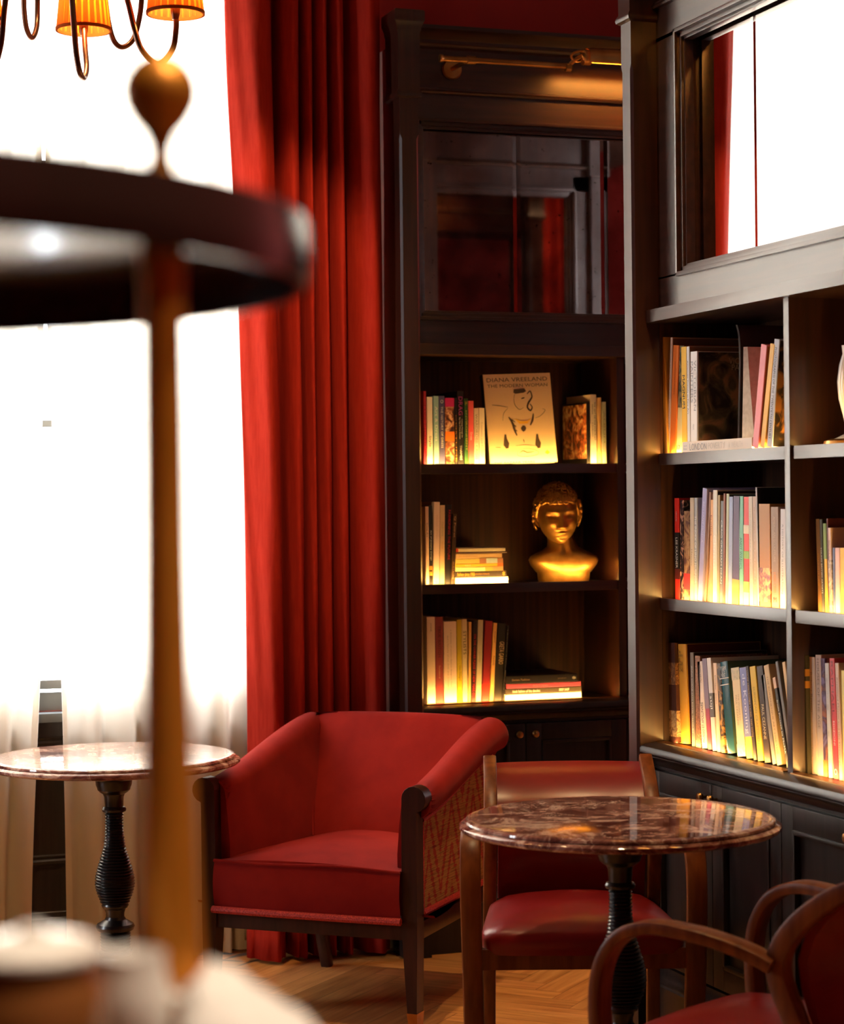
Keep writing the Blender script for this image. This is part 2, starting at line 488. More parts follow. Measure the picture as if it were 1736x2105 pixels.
def build_floor():
    bm = bmesh.new(); tone = bm.loops.layers.float_color.new('tone'); uv = bm.loops.layers.uv.new('grain')
    box(bm, XL - .1, XR + .1, YB - .1, YF + .1, -0.12, -0.003)
    for f in bm.faces:
        for l in f.loops: l[tone] = (0.12, 0.1, 0.08, 1)
    rnd = random.Random(3); w, n = 0.09, 6; Lp = w * n
    c, s = math.cos(R(45)), math.sin(R(45)); g = 0.0007

    def plank(x0, y0, x1, y1, along_x):
        a = rnd.uniform(0.72, 1.15); t = (a, a * rnd.uniform(0.94, 1.02), a * rnd.uniform(0.88, 1.02), 1)
        ox, oy = rnd.uniform(0, 9), rnd.uniform(0, 9)
        q = [(x0 + g, y0 + g), (x1 - g, y0 + g), (x1 - g, y1 - g), (x0 + g, y1 - g)]
        pts = [(c * x - s * y + 1.7, s * x + c * y + 1.9) for x, y in q]
        if all(p[0] < XL or p[0] > XR or p[1] < YB or p[1] > YF for p in pts): return
        pts2 = [(min(max(p[0], XL), XR), min(max(p[1], YB), YF)) for p in pts]
        vs = [bm.verts.new((p[0], p[1], 0.0)) for p in pts2]
        try: f = bm.faces.new(vs)
        except ValueError: return
        for l, (x, y) in zip(f.loops, q):
            l[tone] = t; l[uv].uv = ((x + ox, y + oy) if along_x else (y + ox, x + oy))
    for i in range(-90, 90):
        for j in range(-12, 12):
            bx, by = (i + j * 2 * n) * w, i * w             # classic herringbone lattice
            bx2 = bx
            plank(bx, by, bx + Lp, by + w, True)
            plank(bx - w, by, bx, by + Lp, False)
    return struct(obj('floor', bm, M['floor'], smooth=0))


build_floor()


def wall_y(name, y0, y1, x0, x1, holes, m):
    bm = bmesh.new(); xs = x0
    for a, b in holes:
        box(bm, xs, a, y0, y1, 0, ZC); box(bm, a, b, y0, y1, 0, WIN_Z0); box(bm, a, b, y0, y1, WIN_Z1, ZC); xs = b
    box(bm, xs, x1, y0, y1, 0, ZC)
    return struct(obj(name, bm, m, smooth=0))


def wall_x(name, x0, x1, y0, y1, holes, m):
    bm = bmesh.new(); ys = y0
    for a, b in holes:
        box(bm, x0, x1, ys, a, 0, ZC); box(bm, x0, x1, a, b, 0, WIN_Z0); box(bm, x0, x1, a, b, WIN_Z1, ZC); ys = b
    box(bm, x0, x1, ys, y1, 0, ZC)
    return struct(obj(name, bm, m, smooth=0))


wall_y('wall_back', YF, YF + .12, XL, XR, [W1, W2], M['wall_red'])
wall_y('wall_front', YB - .12, YB, XL, XR, [], M['wall_red'])
wall_x('wall_left', XL - .12, XL, YB, YF, LW, M['wall_red'])
wall_x('wall_right', XR, XR + .12, YB, YF, [], M['wall_red'])
bm = bmesh.new(); box(bm, XL - .12, XR + .12, YB - .12, YF + .12, ZC, ZC + .1)
CEIL = struct(obj('ceiling', bm, M['ceiling'], smooth=0))


def window(idx, a, b, along):
    """painted frame with glazing bars and glass, in the thickness of the wall"""
    bm = bmesh.new(); mid = (a + b) / 2
    def bar(u0, u1, z0, z1, d0=.03, d1=.08):
        if along == 'x': box(bm, u0, u1, YF + d0, YF + d1, z0, z1, .003)
        else: box(bm, XL - d1, XL - d0, u0, u1, z0, z1, .003)
    bar(a, a + .07, WIN_Z0, WIN_Z1); bar(b - .07, b, WIN_Z0, WIN_Z1)
    bar(a, b, WIN_Z0, WIN_Z0 + .06); bar(a, b, WIN_Z1 - .07, WIN_Z1)
    bar(a + .06, b - .06, WIN_Z0 + .07, WIN_Z0 + .10, .02, .06)
    bar(mid - .016, mid + .016, WIN_Z0 + .08, WIN_Z1 - .06)
    for z in (1.72, 2.55): bar(a + .06, b - .06, z - .012, z + .012, .045, .065)
    fr = struct(obj('window_%d' % idx, bm, M['frame_paint']))
    bm = bmesh.new()
    if along == 'x': box(bm, a + .02, b - .02, YF + .053, YF + .057, WIN_Z0 + .02, WIN_Z1 - .02)
    else: box(bm, XL - .057, XL - .053, a + .02, b - .02, WIN_Z0 + .02, WIN_Z1 - .02)
    obj('window_glass', bm, M['glass'], fr, smooth=0)
    return fr


window(1, *W1, 'x'); window(2, *W2, 'x'); window(3, *LW[0], 'y')  # the left wall one is unseen, added to fill in daylight

# dark panelling and sill under the window
bm = bmesh.new()
x0, x1 = XL + .002, 2.17
box(bm, x0, x1, YF - .022, YF - .002, 0.0, 0.79)
box(bm, x0, x1, YF - .035, YF - .02, 0.0, 0.13)
prism_x(bm, [(YF - .02, .13), (YF - .035, .13), (YF - .032, .145), (YF - .026, .15), (YF - .025, .165), (YF - .02, .17)], x0, x1)
prism_x(bm, [(YF - .02, .315), (YF - .032, .32), (YF - .034, .33), (YF - .026, .336), (YF - .03, .345), (YF - .02, .35)], x0, x1)
prism_x(bm, [(YF - .02, .69), (YF - .032, .695), (YF - .034, .705), (YF - .026, .711), (YF - .03, .72), (YF - .02, .725)], x0, x1)
struct(obj('trim_1', bm, M['door_wood']))
bm = bmesh.new(); box(bm, W1[0] - .05, W1[1] + .05, YF - .05, YF + .03, WIN_Z0 - .03, WIN_Z0, .008)
struct(obj('trim_2', bm, M['frame_paint']))


# ------------------------------------------------------------------ the built-in bookcases
PW, BAY, DIV = 0.063, 0.712, 0.026
B0 = PW; B1 = PW + BAY; B2 = B1 + DIV; B3 = B2 + BAY; UW = B3 + PW       # bay edges along the front
SHELVES = (1.575, 1.185)
DECK = 0.797
SPINE = 0.108                                                            # where book spines stand
DEPTH = 0.355


def frame_panel(bm, x0, x1, z0, z1, y, w, t=.02, rec=.012, bead=.012):
    """stiles and rails round a recessed field with a bead, facing -y"""
    box(bm, x0, x0 + w, y, y + t, z0, z1, .0015); box(bm, x1 - w, x1, y, y + t, z0, z1, .0015)
    box(bm, x0 + w, x1 - w, y, y + t, z0, z0 + w, .0015); box(bm, x0 + w, x1 - w, y, y + t, z1 - w, z1, .0015)
    a, b, c, d = x0 + w, x1 - w, z0 + w, z1 - w
    box(bm, a, b, y + rec, y + t, c, d)
    for (p, q, r, s) in ((a, a + bead, c, d), (b - bead, b, c, d), (a, b, c, c + bead), (a, b, d - bead, d)):
        box(bm, p, q, y - .004, y + t - .002, r, s, .004)


def picture_frame(bm, x0, x1, z0, z1, y):
    """three-step moulding round a mirror; faces -y"""
    for k, (o, w, d0) in enumerate(((0, .012, -.006), (.011, .014, .006), (.024, .008, .014))):
        a, b, c, d = x0 + o, x1 - o, z0 + o, z1 - o
        for (p, q, r, s) in ((a, a + w, c, d), (b - w, b, c, d), (a, b, c, c + w), (a, b, d - w, d)):
            box(bm, p, q, y + d0, y + .04, r, s, .003)


def mirror_tiles(root, edges, z0, z1, y, m):
    for i in range(len(edges) - 1):
        a, b = edges[i] + .0006, edges[i + 1] - .0006
        bm = bmesh.new(); bv = .013; dp = .0004
        fr = [(a + bv, y, z0 + bv), (b - bv, y, z0 + bv), (b - bv, y, z1 - bv), (a + bv, y, z1 - bv)]
        ed = [(a, y + dp, z0), (b, y + dp, z0), (b, y + dp, z1), (a, y + dp, z1)]
        bk = [(p[0], y + .006, p[2]) for p in ed]
        loft(bm, [bk, ed, fr])
        obj('mirror_tile', bm, m, root, smooth=0)


def bookcase(name, label, origin, rotz, mirror, second_lit, fx, edges):
    root = empty(name, origin, rotz); tag(root, label, 'bookcase')
    wood, woodx = M['dark_wood'], M['dark_wood_x']
    # carcass sides
    for xa, xb in ((0.004, .022), (UW - .022, UW - .004)):
        bm = bmesh.new(); box(bm, xa, xb, .03, DEPTH + .012, 0.0, 2.93); obj('side_panel', bm, wood, root, smooth=0)
    # fluted back boards
    for xa, xb in ((B0 - .02, B1 + .005), (B2 - .005, B3 + .02)):
        bm = bmesh.new(); box(bm, xa, xb, DEPTH, DEPTH + .012, DECK - .07, 1.97); obj('back_board', bm, M['back_panel'], root, smooth=0)
    # bay linings
    for xa, xb in ((B0 - .041, B0), (B3, B3 + .041)):
        bm = bmesh.new(); box(bm, xa, xb, .0765, DEPTH, DECK - .07, 1.97); obj('bay_lining', bm, M['back_panel'], root, smooth=0)
    # pilasters with stop-chamfers and block capitals
    for xa in (0.0, UW - PW):
        xb = xa + PW; bm = bmesh.new()
        box(bm, xa, xb, 0, .076, 2.63, 2.78)
        c = .007
        prof = [(xa, .076), (xa, c), (xa + c, 0), (xb - c, 0), (xb, c), (xb, .076)]
        loft(bm, [[(x, y, 0.20) for x, y in prof], [(x, y, 2.615) for x, y in prof],
                  [(xa, .076, 2.63), (xa, .0001, 2.63), (xa + .0001, 0, 2.63), (xb - .0001, 0, 2.63), (xb, .0001, 2.63), (xb, .076, 2.63)]])
        pl = obj('pilaster', bm, wood, root)
        bm = bmesh.new(); e = .011
        def ring(g, z): return [(xa - g, -g, z), (xb + g, -g, z), (xb + g, .12, z), (xa - g, .12, z)]
        loft(bm, [ring(.002, 2.745), ring(.010, 2.750), ring(.012, 2.757), ring(.010, 2.764), ring(.005, 2.772), ring(.006, 2.955), ring(.010, 2.962), ring(.010, 2.97), ring(.016, 2.985), ring(.019, 2.99), ring(.019, 3.02), ring(.016, 3.025)])
        obj('capital', bm, wood, pl)
        bm = bmesh.new()
        loft(bm, [ring(.012, 0.0), ring(.012, .15), ring(.006, .165), ring(.006, .19), ring(.001, .205)])
        obj('plinth_block', bm, M['door_wood'], pl)
    # divider
    bm = bmesh.new(); box(bm, B1, B2, .062, DEPTH, DECK - .07, 1.945, .001); obj('divider', bm, wood, root)
    # header board, frieze rails and cornice above
    bm = bmesh.new(); box(bm, B0 - .001, B3 + .001, .036, DEPTH, 1.932, 1.966, .0015); obj('header_board', bm, woodx, root)
    bm = bmesh.new()
    box(bm, B0, B3, .075, .14, 1.966, 2.055); box(bm, B0, B3, .075, .14, 2.69, 2.785)
    box(bm, B0, fx[0] + .02, .075, .14, 2.05, 2.70); box(bm, fx[1] - .02, B3, .075, .14, 2.05, 2.70)
    box(bm, B0, B3, .13, .15, 1.966, 2.95)
    obj('upper_panel', bm, woodx, root, smooth=0)
    bm = bmesh.new()
    prism_x(bm, [(.12, 2.775), (.062, 2.778), (.058, 2.783), (.062, 2.788), (.066, 2.79), (.066, 2.795), (.085, 2.80), (.085, 2.925), (.07, 2.93), (.066, 2.937), (.06, 2.94), (.06, 2.95), (.03, 2.975), (.022, 2.978), (.022, 2.99), (.15, 2.99)], B0 - .001, B3 + .001)
    obj('cornice', bm, woodx, root)
    bm = bmesh.new(); picture_frame(bm, fx[0], fx[1], 2.045, 2.70, .068); fr = obj('mirror_frame', bm, woodx, root)
    mirror_tiles(root, edges, 2.07, 2.675, .120, mirror)
    # shelves with a low front lip, and the strip lights behind the lip
    for k, (xa, xb) in enumerate(((B0, B1), (B2, B3))):
        for z in SHELVES:
            bm = bmesh.new(); box(bm, xa + .001, xb - .001, .07, DEPTH, z - .024, z); box(bm, xa + .012, xb - .001, .066, .080, z - .027, z + .004, .001)
            sh = obj('shelf', bm, woodx, root)
            if k == 0 or second_lit:
                bm = bmesh.new(); box(bm, xa + .035, xb - .02, .084, .092, z + .0004, z + .0024); obj('strip_light', bm, M['strip'] if second_lit else M['strip_bright'], sh, smooth=0)
        if k == 0 or second_lit:
            bm = bmesh.new(); box(bm, xa + .035, xb - .02, .084, .092, DECK + .0004, DECK + .0024); obj('strip_light', bm, M['strip'] if second_lit else M['strip_bright'], root, smooth=0)
    # counter with its ogee edge
    bm = bmesh.new()
    prism_x(bm, [(DEPTH, DECK), (.078, DECK), (.078, DECK + .003), (.05, DECK + .003), (.022, DECK), (.010, .793), (.006, .787), (.006, .776), (.012, .771), (.022, .769), (.022, .765), (.030, .761), (.036, .752), (.040, .742), (.046, .739), (.046, .732), (DEPTH, .732)], B0 - .045, B3 + .045)
    obj('counter', bm, M['door_wood'], root)
    bm = bmesh.new(); box(bm, B0 + .012, B1 - .004, .052, .082, DECK + .0025, DECK + .0055); box(bm, B2 + .004, B3 - .012, .052, .082, DECK + .0025, DECK + .0055)
    obj('brass_inlay', bm, M['brass'], root, smooth=0)
    # base cabinet
    bm = bmesh.new(); box(bm, B0 - .04, B3 + .04, .055, DEPTH, .2, .735); box(bm, B0 - .04, B3 + .04, .06, DEPTH, 0.0, .2); obj('base_carcass', bm, M['door_wood'], root, smooth=0)
    bm = bmesh.new(); prism_x(bm, [(.07, 0), (.026, 0), (.026, .155), (.03, .16), (.03, .166), (.036, .176), (.042, .186), (.042, .205), (.07, .21)], B0 - .001, B3 + .001); obj('plinth', bm, M['door_wood'], root)
    dw = (B3 - B0) / 4
    for i in range(4):
        bm = bmesh.new(); frame_panel(bm, B0 + i * dw + .0015, B0 + (i + 1) * dw - .0015, .215, .728, .036, .055)
        d = obj('door', bm, M['door_wood'], root)
        kx = B0 + (i + 1) * dw - .028 if i % 2 == 0 else B0 + i * dw + .028
        bm = bmesh.new(); seg = 14
        prof = [(.004, .036), (.004, .026), (.011, .022), (.0125, .016), (.010, .011), (.003, .009)]
        loft(bm, [[(kx + r * math.cos(2 * math.pi * t / seg), y, .695 + r * math.sin(2 * math.pi * t / seg)) for t in range(seg)] for r, y in prof])
        obj('knob', bm, M['brass'], d)
    return root


CASE_A = (2.188, 6.46, 0.0); CASE_B = (2.44, 5.32, 0.0)
case_a = bookcase('bookcase', 'dark built-in bookcase against the red wall, antique mirror and picture light above', CASE_A, 0.0, M['mirror_old'], False, (.076, 1.50), (.105, .447, .762, 1.077, 1.475))
case_b = bookcase('bookcase', 'dark built-in bookcase on the right, mirror above shelves and panelled cupboards below', CASE_B, R(-90), M['mirror'], True, (.19, 1.42), (.21, .53, .883, 1.236, 1.40))

# end of the right-hand case: panelled, with its own old mirror and capital, facing the alcove
bm = bmesh.new()
ex0, ex1, ey = DEPTH + .02, 1.10, .0


def to_b(bm_):      # modelled facing -y at the origin; turn it to face +y at the case's end
    bmesh.ops.transform(bm_, matrix=Matrix.Rotation(R(-90), 4, 'Z'), verts=bm_.verts[:])
# local frame of case_b: x runs along its front, y into its depth; the end wall lies at x = 0 and faces -x
def rot_end(bm_):
    bmesh.ops.transform(bm_, matrix=Matrix(((0, 1, 0, 0), (1, 0, 0, 0), (0, 0, 1, 0), (0, 0, 0, 1))), verts=bm_.verts[:])


bm = bmesh.new(); box(bm, .06, 1.02, .022, .06, 0, 2.06); box(bm, .06, 1.02, .022, .06, 2.69, 2.93); box(bm, .06, .13, .022, .06, 2.0, 2.75); box(bm, .95, 1.02, .022, .06, 2.0, 2.75)
frame_panel(bm, .10, .99, .95, 1.9, .012, .07)
prism_x(bm, [(.05, 2.775), (.005, 2.778), (.0, 2.785), (.012, 2.795), (.02, 2.80), (.02, 2.925), (.0, 2.95), (-.02, 2.98), (-.02, 2.99), (.06, 2.99)], .07, 1.02)
rot_end(bm); obj('end_panel', bm, M['dark_wood'], case_b)
bm = bmesh.new(); picture_frame(bm, .12, .96, 2.045, 2.70, .016); rot_end(bm); obj('mirror_frame', bm, M['dark_wood'], case_b)
bm = bmesh.new(); box(bm, .15, .93, .05, .056, 2.07, 2.675); rot_end(bm); obj('end_mirror', bm, M['mirror_old'], case_b, smooth=0)
bm = bmesh.new(); box(bm, 1.02, 1.085, 0, .08, 0, 2.75); box(bm, 1.01, 1.095, -.01, .08, 2.75, 3.02); rot_end(bm); obj('pilaster', bm, M['dark_wood'], case_b, smooth=0)
bm = bmesh.new(); box(bm, 0.375, 1.075, .06, 1.55, 0, 2.95); rot_end(bm); obj('rear_carcass', bm, M['dark_wood'], case_b, smooth=0)


# ------------------------------------------------------------------ picture light on the back bookcase
def on_case(case, px, py, ly):
    """where the sight line through a photo pixel meets a plane ly deep in a case: (lx, z)"""
    d = ray(px, py)
    if case is case_a:
        t = (CASE_A[1] + ly - CAM_P.y) / d.y; p = CAM_P + d * t; return p.x - CASE_A[0], p.z
    t = (CASE_B[0] + ly - CAM_P.x) / d.x; p = CAM_P + d * t; return CASE_B[1] - p.y, p.z


def picture_light(case, label):
    root = empty('picture_light'); root.matrix_world = case.matrix_world.copy(); tag(root, label, 'lamp')
    ly = -.045; zr = 2.868
    xa = on_case(case_a, 904, 124, ly)[0]; xm = on_case(case_a, 957, 130, ly)[0]; xk = on_case(case_a, 1163, 140, ly)[0]
    bm = bmesh.new(); tube(bm, [(xa + .005, ly, zr), (xk + .02, ly, zr)], .0095, 16)
    tube(bm, [(xa, ly, zr), (xa + .004, ly, zr), (xa + .012, ly, zr)], [.0115, .0135, .0115], 16)
    obj('rod', bm, M['brass'], root)
    bm = bmesh.new(); sg = 28
    loft(bm, [[(xm + r * math.cos(2 * math.pi * k / sg), y, zr - .006 + r * math.sin(2 * math.pi * k / sg)) for k in range(sg)] for r, y in ((.033, .085), (.034, .078), (.030, .073), (.008, .071), (.008, ly))])
    obj('wall_rose', bm, M['brass'], root)
    bm = bmesh.new(); tube(bm, [(xm + .006, ly, zr), (xm + .034, ly, zr)], .0135, 18); obj('collar', bm, M['brass'], root)
    bm = bmesh.new()
    tube(bm, [(xk, ly, zr - .004), (xk + .018, ly, zr - .004)], .0145, 16)
    tube(bm, catmull([(xk + .01, ly, zr), (xk + .03, ly - .02, zr + .02), (xk + .06, ly - .04, zr + .035), (xk + .075, ly - .055, zr + .036)], 6), .007, 10)
    tube(bm, catmull([(xk + .075, ly - .055, zr + .04), (xk + .03, ly - .035, zr + .042), (xk + .012, ly - .02, zr + .03), (xk + .03, ly - .015, zr + .014), (xk + .06, ly - .03, zr + .018)], 6), .004, 8)
    obj('swivel_arm', bm, M['brass'], root)
    # half-round hood with its lamp below
    x0, x1 = xk + .055, xk + .58; cy, cz, rr = ly - .045, zr + .022, .032
    bm = bmesh.new(); A = [R(a) for a in range(-20, 221, 15)]
    outl = [(cy + rr * math.cos(a), cz + rr * math.sin(a)) for a in A]; inl = [(cy + (rr - .0025) * math.cos(a), cz + (rr - .0025) * math.sin(a)) for a in reversed(A)]
    prism_x(bm, outl + inl, x0, x1); obj('hood', bm, M['brass'], root)
    bm = bmesh.new(); tube(bm, [(x0 - .012, cy, cz), (x0 + .012, cy, cz)], .026, 20); obj('end_collar', bm, M['brass'], root)
    bm = bmesh.new(); tube(bm, [(x0 + .03, cy, cz), (x1 - .03, cy, cz)], .008, 12); obj('tube_bulb', bm, M['picture_bulb'], root)


for case_, M4 in ((case_a, Matrix.Translation(CASE_A)), (case_b, Matrix.Translation(CASE_B) @ Matrix.Rotation(R(-90), 4, 'Z'))):
    case_.matrix_world = M4
picture_light(case_a, 'brass picture light with long rod above the back bookcase mirror')
picture_light(case_b, 'brass picture light above the mirror of the right bookcase')

# ------------------------------------------------------------------ books
CASE_M = {id(case_a): Matrix.Translation(CASE_A), id(case_b): Matrix.Translation(CASE_B) @ Matrix.Rotation(R(-90), 4, 'Z')}
cream = (.74, .66, .52); white = (.78, .76, .72); peach = (.78, .58, .44); black = (.012, .011, .012); ochre = (.50, .23, .03)
gold = (.75, .43, .05); navy = (.05, .05, .16); tealc = (.02, .13, .15); maroon = (.20, .02, .025); grey = (.32, .32, .33); tan = (.52, .33, .17)
INK = (.02, .018, .018); LT = (.75, .73, .68)


def build_book(name, t, h, d, col, titles=(), bands=(), hard=True, bulge=0.0, pages=None, side=None, rough=0.42):
    """upright book: spine on y = 0 facing -y, thickness along x, foot at z = 0"""
    b = min(.0026 if hard else .0012, t * .22)
    cm = col if not isinstance(col, tuple) else cover(col, rough)
    bm = bmesh.new()
    sp = [(-t / 2, .004)] if not bulge else []
    if bulge:
        sp = [(-t / 2, .006)] + [(-t / 2 * math.cos(math.pi * k / 8), .004 - bulge * math.sin(math.pi * k / 8)) for k in range(1, 8)] + [(t / 2, .006)]
    else:
        sp = [(-t / 2, .0012), (-t / 2 + .0012, 0), (t / 2 - .0012, 0), (t / 2, .0012)]
    out = [(-t / 2, d)] + sp + [(t / 2, d), (t / 2 - b, d), (t / 2 - b, b + .004), (-t / 2 + b, b + .004), (-t / 2 + b, d)]
    lo = [bm.verts.new((x, y, 0)) for x, y in out]; hi = [bm.verts.new((x, y, h)) for x, y in out]; n = len(out)
    for i in range(n): bm.faces.new((lo[i], lo[(i + 1) % n], hi[(i + 1) % n], hi[i]))
    bm.faces.new(lo); bm.faces.new(hi[::-1])
    bmesh.ops.triangulate(bm, faces=[f for f in bm.faces if len(f.verts) > 4])
    o = obj(name, bm, cm, smooth=30)
    e = .003 if hard else .0004
    bm = bmesh.new(); box(bm, -t / 2 + b, t / 2 - b, b + .0035, d - e, e, h - e); obj('page_block', bm, pages or M['page'], o, smooth=0)
    yf = -.0006 - (max(0.0, bulge - .004) if bulge else 0)
    for z0, z1, c in bands:
        bm = bmesh.new(); box(bm, -t / 2 - .0003, t / 2 + .0003, yf + .0001, .012, z0 * h, z1 * h)
        obj('spine_band', bm, c if not isinstance(c, tuple) else cover(c), o, smooth=0)
    for tt in titles:
        s, zc, ln, ht, c = tt[:5]; mode = tt[5] if len(tt) > 5 else 'V'; xo = tt[6] if len(tt) > 6 else 0.0
        tm = cover(c) if isinstance(c, tuple) else c
        if mode == 'V': lettering('title_lettering', s, tm, o, (xo * t, yf - .0004, zc * h), (0, 0, -1), (1, 0, 0), ln * h, ht * t)
        elif mode == 'U': lettering('title_lettering', s, tm, o, (xo * t, yf - .0004, zc * h), (0, 0, 1), (-1, 0, 0), ln * h, ht * t)
        elif mode == 'H': lettering('title_lettering', s, tm, o, (xo * t, yf - .0004, zc * h), (1, 0, 0), (0, 0, 1), ln * t, ht)
        elif mode == 'S': lettering('cover_lettering', s, tm, o, (t / 2 + .0005, ln[0] * d, zc * h), (0, 1, 0), (0, 0, 1), ln[1] * d, ht)
    if side:
        bm = bmesh.new(); box(bm, t / 2 - .0001 if side[1] > 0 else -t / 2 - .0004, t / 2 + .0004 if side[1] > 0 else -t / 2 + .0001, side[2] * d, side[3] * d, side[4] * h, side[5] * h)
        obj('cover_picture', bm, side[0], o, smooth=0)
    return o


def bk(case, z, base, top, d, col, label, titles=(), bands=(), ly=None, zoff=0.0, **k):
    """base = (left px, right px, py) along the shelf, top = (left px, py) in the photo's frame"""
    ly = SPINE if ly is None else ly
    zz = z + zoff + .0004
    l0 = on_case(case, base[0], base[2], ly)[0]; r0 = on_case(case, base[1], base[2], ly)[0]
    lt, zt = on_case(case, top[0], top[1], ly)
    t = max(.006, (r0 - l0) * .97); a = math.atan2(lt - l0, zt - zz); h = (zt - zz) / max(.5, math.cos(a))
    if abs(a) < R(.9): a = 0.0
    o = build_book('book', t * math.cos(a), h, d, col, titles, bands, **k)
    lift = abs(math.sin(a)) * t * math.cos(a) / 2
    o.matrix_world = CASE_M[id(case)] @ Matrix.Translation(((l0 + r0) / 2, ly, zz + lift)) @ Matrix.Rotation(a, 4, 'Y')
    return tag(o, label, 'book', GROUP[0])


def flat(case, z0, th, pl, pr, py, d, col, label, titles=(), bands=(), ly=None, turn=0.0, **k):
    """book lying flat, spine to the front"""
    ly = SPINE if ly is None else ly
    l0 = on_case(case, pl, py, ly)[0]; r0 = on_case(case, pr, py, ly)[0]
    o = build_book('book', th, r0 - l0, d, col, titles, bands, **k)
    o.matrix_world = CASE_M[id(case)] @ Matrix.Translation((r0, ly, z0 + th / 2 + .0003)) @ Matrix.Rotation(R(turn), 4, 'Z') @ Matrix.Rotation(R(-90), 4, 'Y')
    return tag(o, label, 'book', GROUP[0])


GROUP = ['']
S1, S2, S3 = SHELVES[0], SHELVES[1], DECK
A, B = case_a, case_b

# ---- back bookcase, top shelf
GROUP[0] = 'books on the top shelf of the back bookcase'
y1 = 956
bk(A, S1, (872, 878, y1), (872, 804), .2, (.50, .03, .06), 'slim crimson book at the left end of back bookcase top shelf', [('LONDON SALE', .45, .8, .6, maroon, 'U')])
bk(A, S1, (878.7, 891, y1), (878.7, 816), .2, cream, 'cream book beside the slim crimson one on back bookcase top shelf', [('Style', .35, .16, .5, INK)])
bk(A, S1, (893, 903.6, y1), (893, 814), .2, (.28, .46, .44), 'pale teal book on back bookcase top shelf', [('Art & Dress', .6, .5, .45, LT)])
bk(A, S1, (904, 916, y1), (904, 814), .2, (.07, .07, .17), 'navy book with round emblem on back bookcase top shelf', [('THE HISTORY OF DRESS', .55, .6, .35, LT), ('O', .92, .5, .012, LT, 'H')])
bk(A, S1, (916.7, 935.6, y1), (916.7, 818), .21, art((.03, .01, .01), (.3, .1, .04), (.75, .5, .3), 34, 3.1), 'thick picture-spine book with magenta top and orange band', [], [(.87, 1.0, (.55, .02, .16)), (.36, .5, (.80, .20, .02))], ly=SPINE)
bk(A, S1, (936, 941.4, y1), (936, 818), .21, black, 'thin black book with dotted gilt lettering beside picture-spine book', [('COSTUME', .4, .7, .45, ochre)])
bk(A, S1, (941.6, 955, y1), (941.6, 804), .22, black, 'tall black book with big magenta DRAG lettering', [('DRAG', .80, .25, .62, (.45, .05, .25)), ('Combing Through the', .5, .25, .22, LT, 'V', .2), ('Big Wigs of Show Business', .5, .29, .22, LT, 'V', -.15), ('THAMES', .17, .2, .3, LT)])
bk(A, S1, (956, 964, y1), (956, 819), .2, (.03, .10, .03), 'dark green book with yellow emblem on back bookcase top shelf', [('ENVIRONMENT', .52, .6, .35, (.5, .4, .08)), ('H', .93, .5, .014, gold, 'H')])
bk(A, S1, (964.4, 975.6, y1), (964.4, 824), .2, (.78, .12, .12), 'coral red book on back bookcase top shelf', [('Dress', .45, .12, .4, LT)])
bk(A, S1, (976, 985.6, y1), (976, 839), .17, cream, 'short cream book with WARDROBE lettering, left of its cream twin', [('WARDROBE CRISIS', .5, .8, .55, (.32, .27, .2))])
bk(A, S1, (986, 998, y1), (986, 838.5), .17, (.80, .72, .55), 'short cream book next to the propped sketch-cover book', [('Costume and Fashion', .45, .6, .3, (.4, .34, .25))])

# the large book propped with its cover to the front
l0, zb = on_case(A, 1010, 956, .10); r0, _ = on_case(A, 1149, 956, .10); _, zt = on_case(A, 1000, 769, .12)
bw, bh, bt = r0 - l0, (zt - S1), .026
bm = bmesh.new(); box(bm, 0, bw, 0, .0028, 0, bh, .0008); box(bm, 0, bw, bt - .0028, bt, 0, bh, .0008); box(bm, 0, .003, 0, bt, 0, bh)
big = obj('book', bm, cover((.80, .60, .33)), smooth=0)
big.matrix_world = CASE_M[id(A)] @ Matrix.Translation((l0, .108, S1 + .001)) @ Matrix.Rotation(R(-2.2), 4, 'Y') @ Matrix.Rotation(R(-6), 4, 'X')
tag(big, 'large yellow-cream sketch-cover book propped facing out on back top shelf', 'book', GROUP[0])
bm = bmesh.new(); box(bm, .004, bw - .004, .003, bt - .003, .004, bh - .004); obj('page_block', bm, M['page'], big, smooth=0)
bm = bmesh.new(); box(bm, -.0004, .0001, 0, bt, 0, bh); obj('spine_band', bm, cover(black), big, smooth=0)
dk = cover((.07, .05, .03))
lettering('title_lettering', 'DIANA VREELAND', dk, big, (bw * .5, -.0006, bh * .935), (1, 0, 0), (0, 0, 1), bw * .90, bh * .045)
lettering('title_lettering', 'THE MODERN WOMAN', dk, big, (bw * .5, -.0006, bh * .868), (1, 0, 0), (0, 0, 1), bw * .89, bh * .036)
lettering('title_lettering', 'THE BAZAAR YEARS', dk, big, (bw * .36, -.0006, bh * .014), (1, 0, 0), (0, 0, 1), bw * .60, bh * .022)


def flat_polys(name, polys, m, parent, y, w, h):
    bm = bmesh.new()
    for pl in polys:
        vs = [bm.verts.new((u * w, y, v * h)) for u, v in pl]
        bm.faces.new(vs)
    bmesh.ops.triangulate(bm, faces=bm.faces[:])
    return obj(name, bm, m, parent, smooth=0)


def stroke(pts, wd):
    """thin polygon along a polyline (u, v)"""
    pts = [Vector((a, b)) for a, b in pts]; L_, R_ = [], []
    for i, p in enumerate(pts):
        d = (pts[min(i + 1, len(pts) - 1)] - pts[max(i - 1, 0)]).normalized(); n_ = Vector((-d.y, d.x)) * wd * (.4 + .6 * math.sin(math.pi * (i + .5) / len(pts)))
        L_.append(tuple(p + n_)); R_.append(tuple(p - n_))
    return [[L_[i], L_[i + 1], R_[i + 1], R_[i]] for i in range(len(pts) - 1)]


def curve2(pts): return [(p.x, p.y) for p in catmull([(a, b, 0) for a, b in pts], 5)]


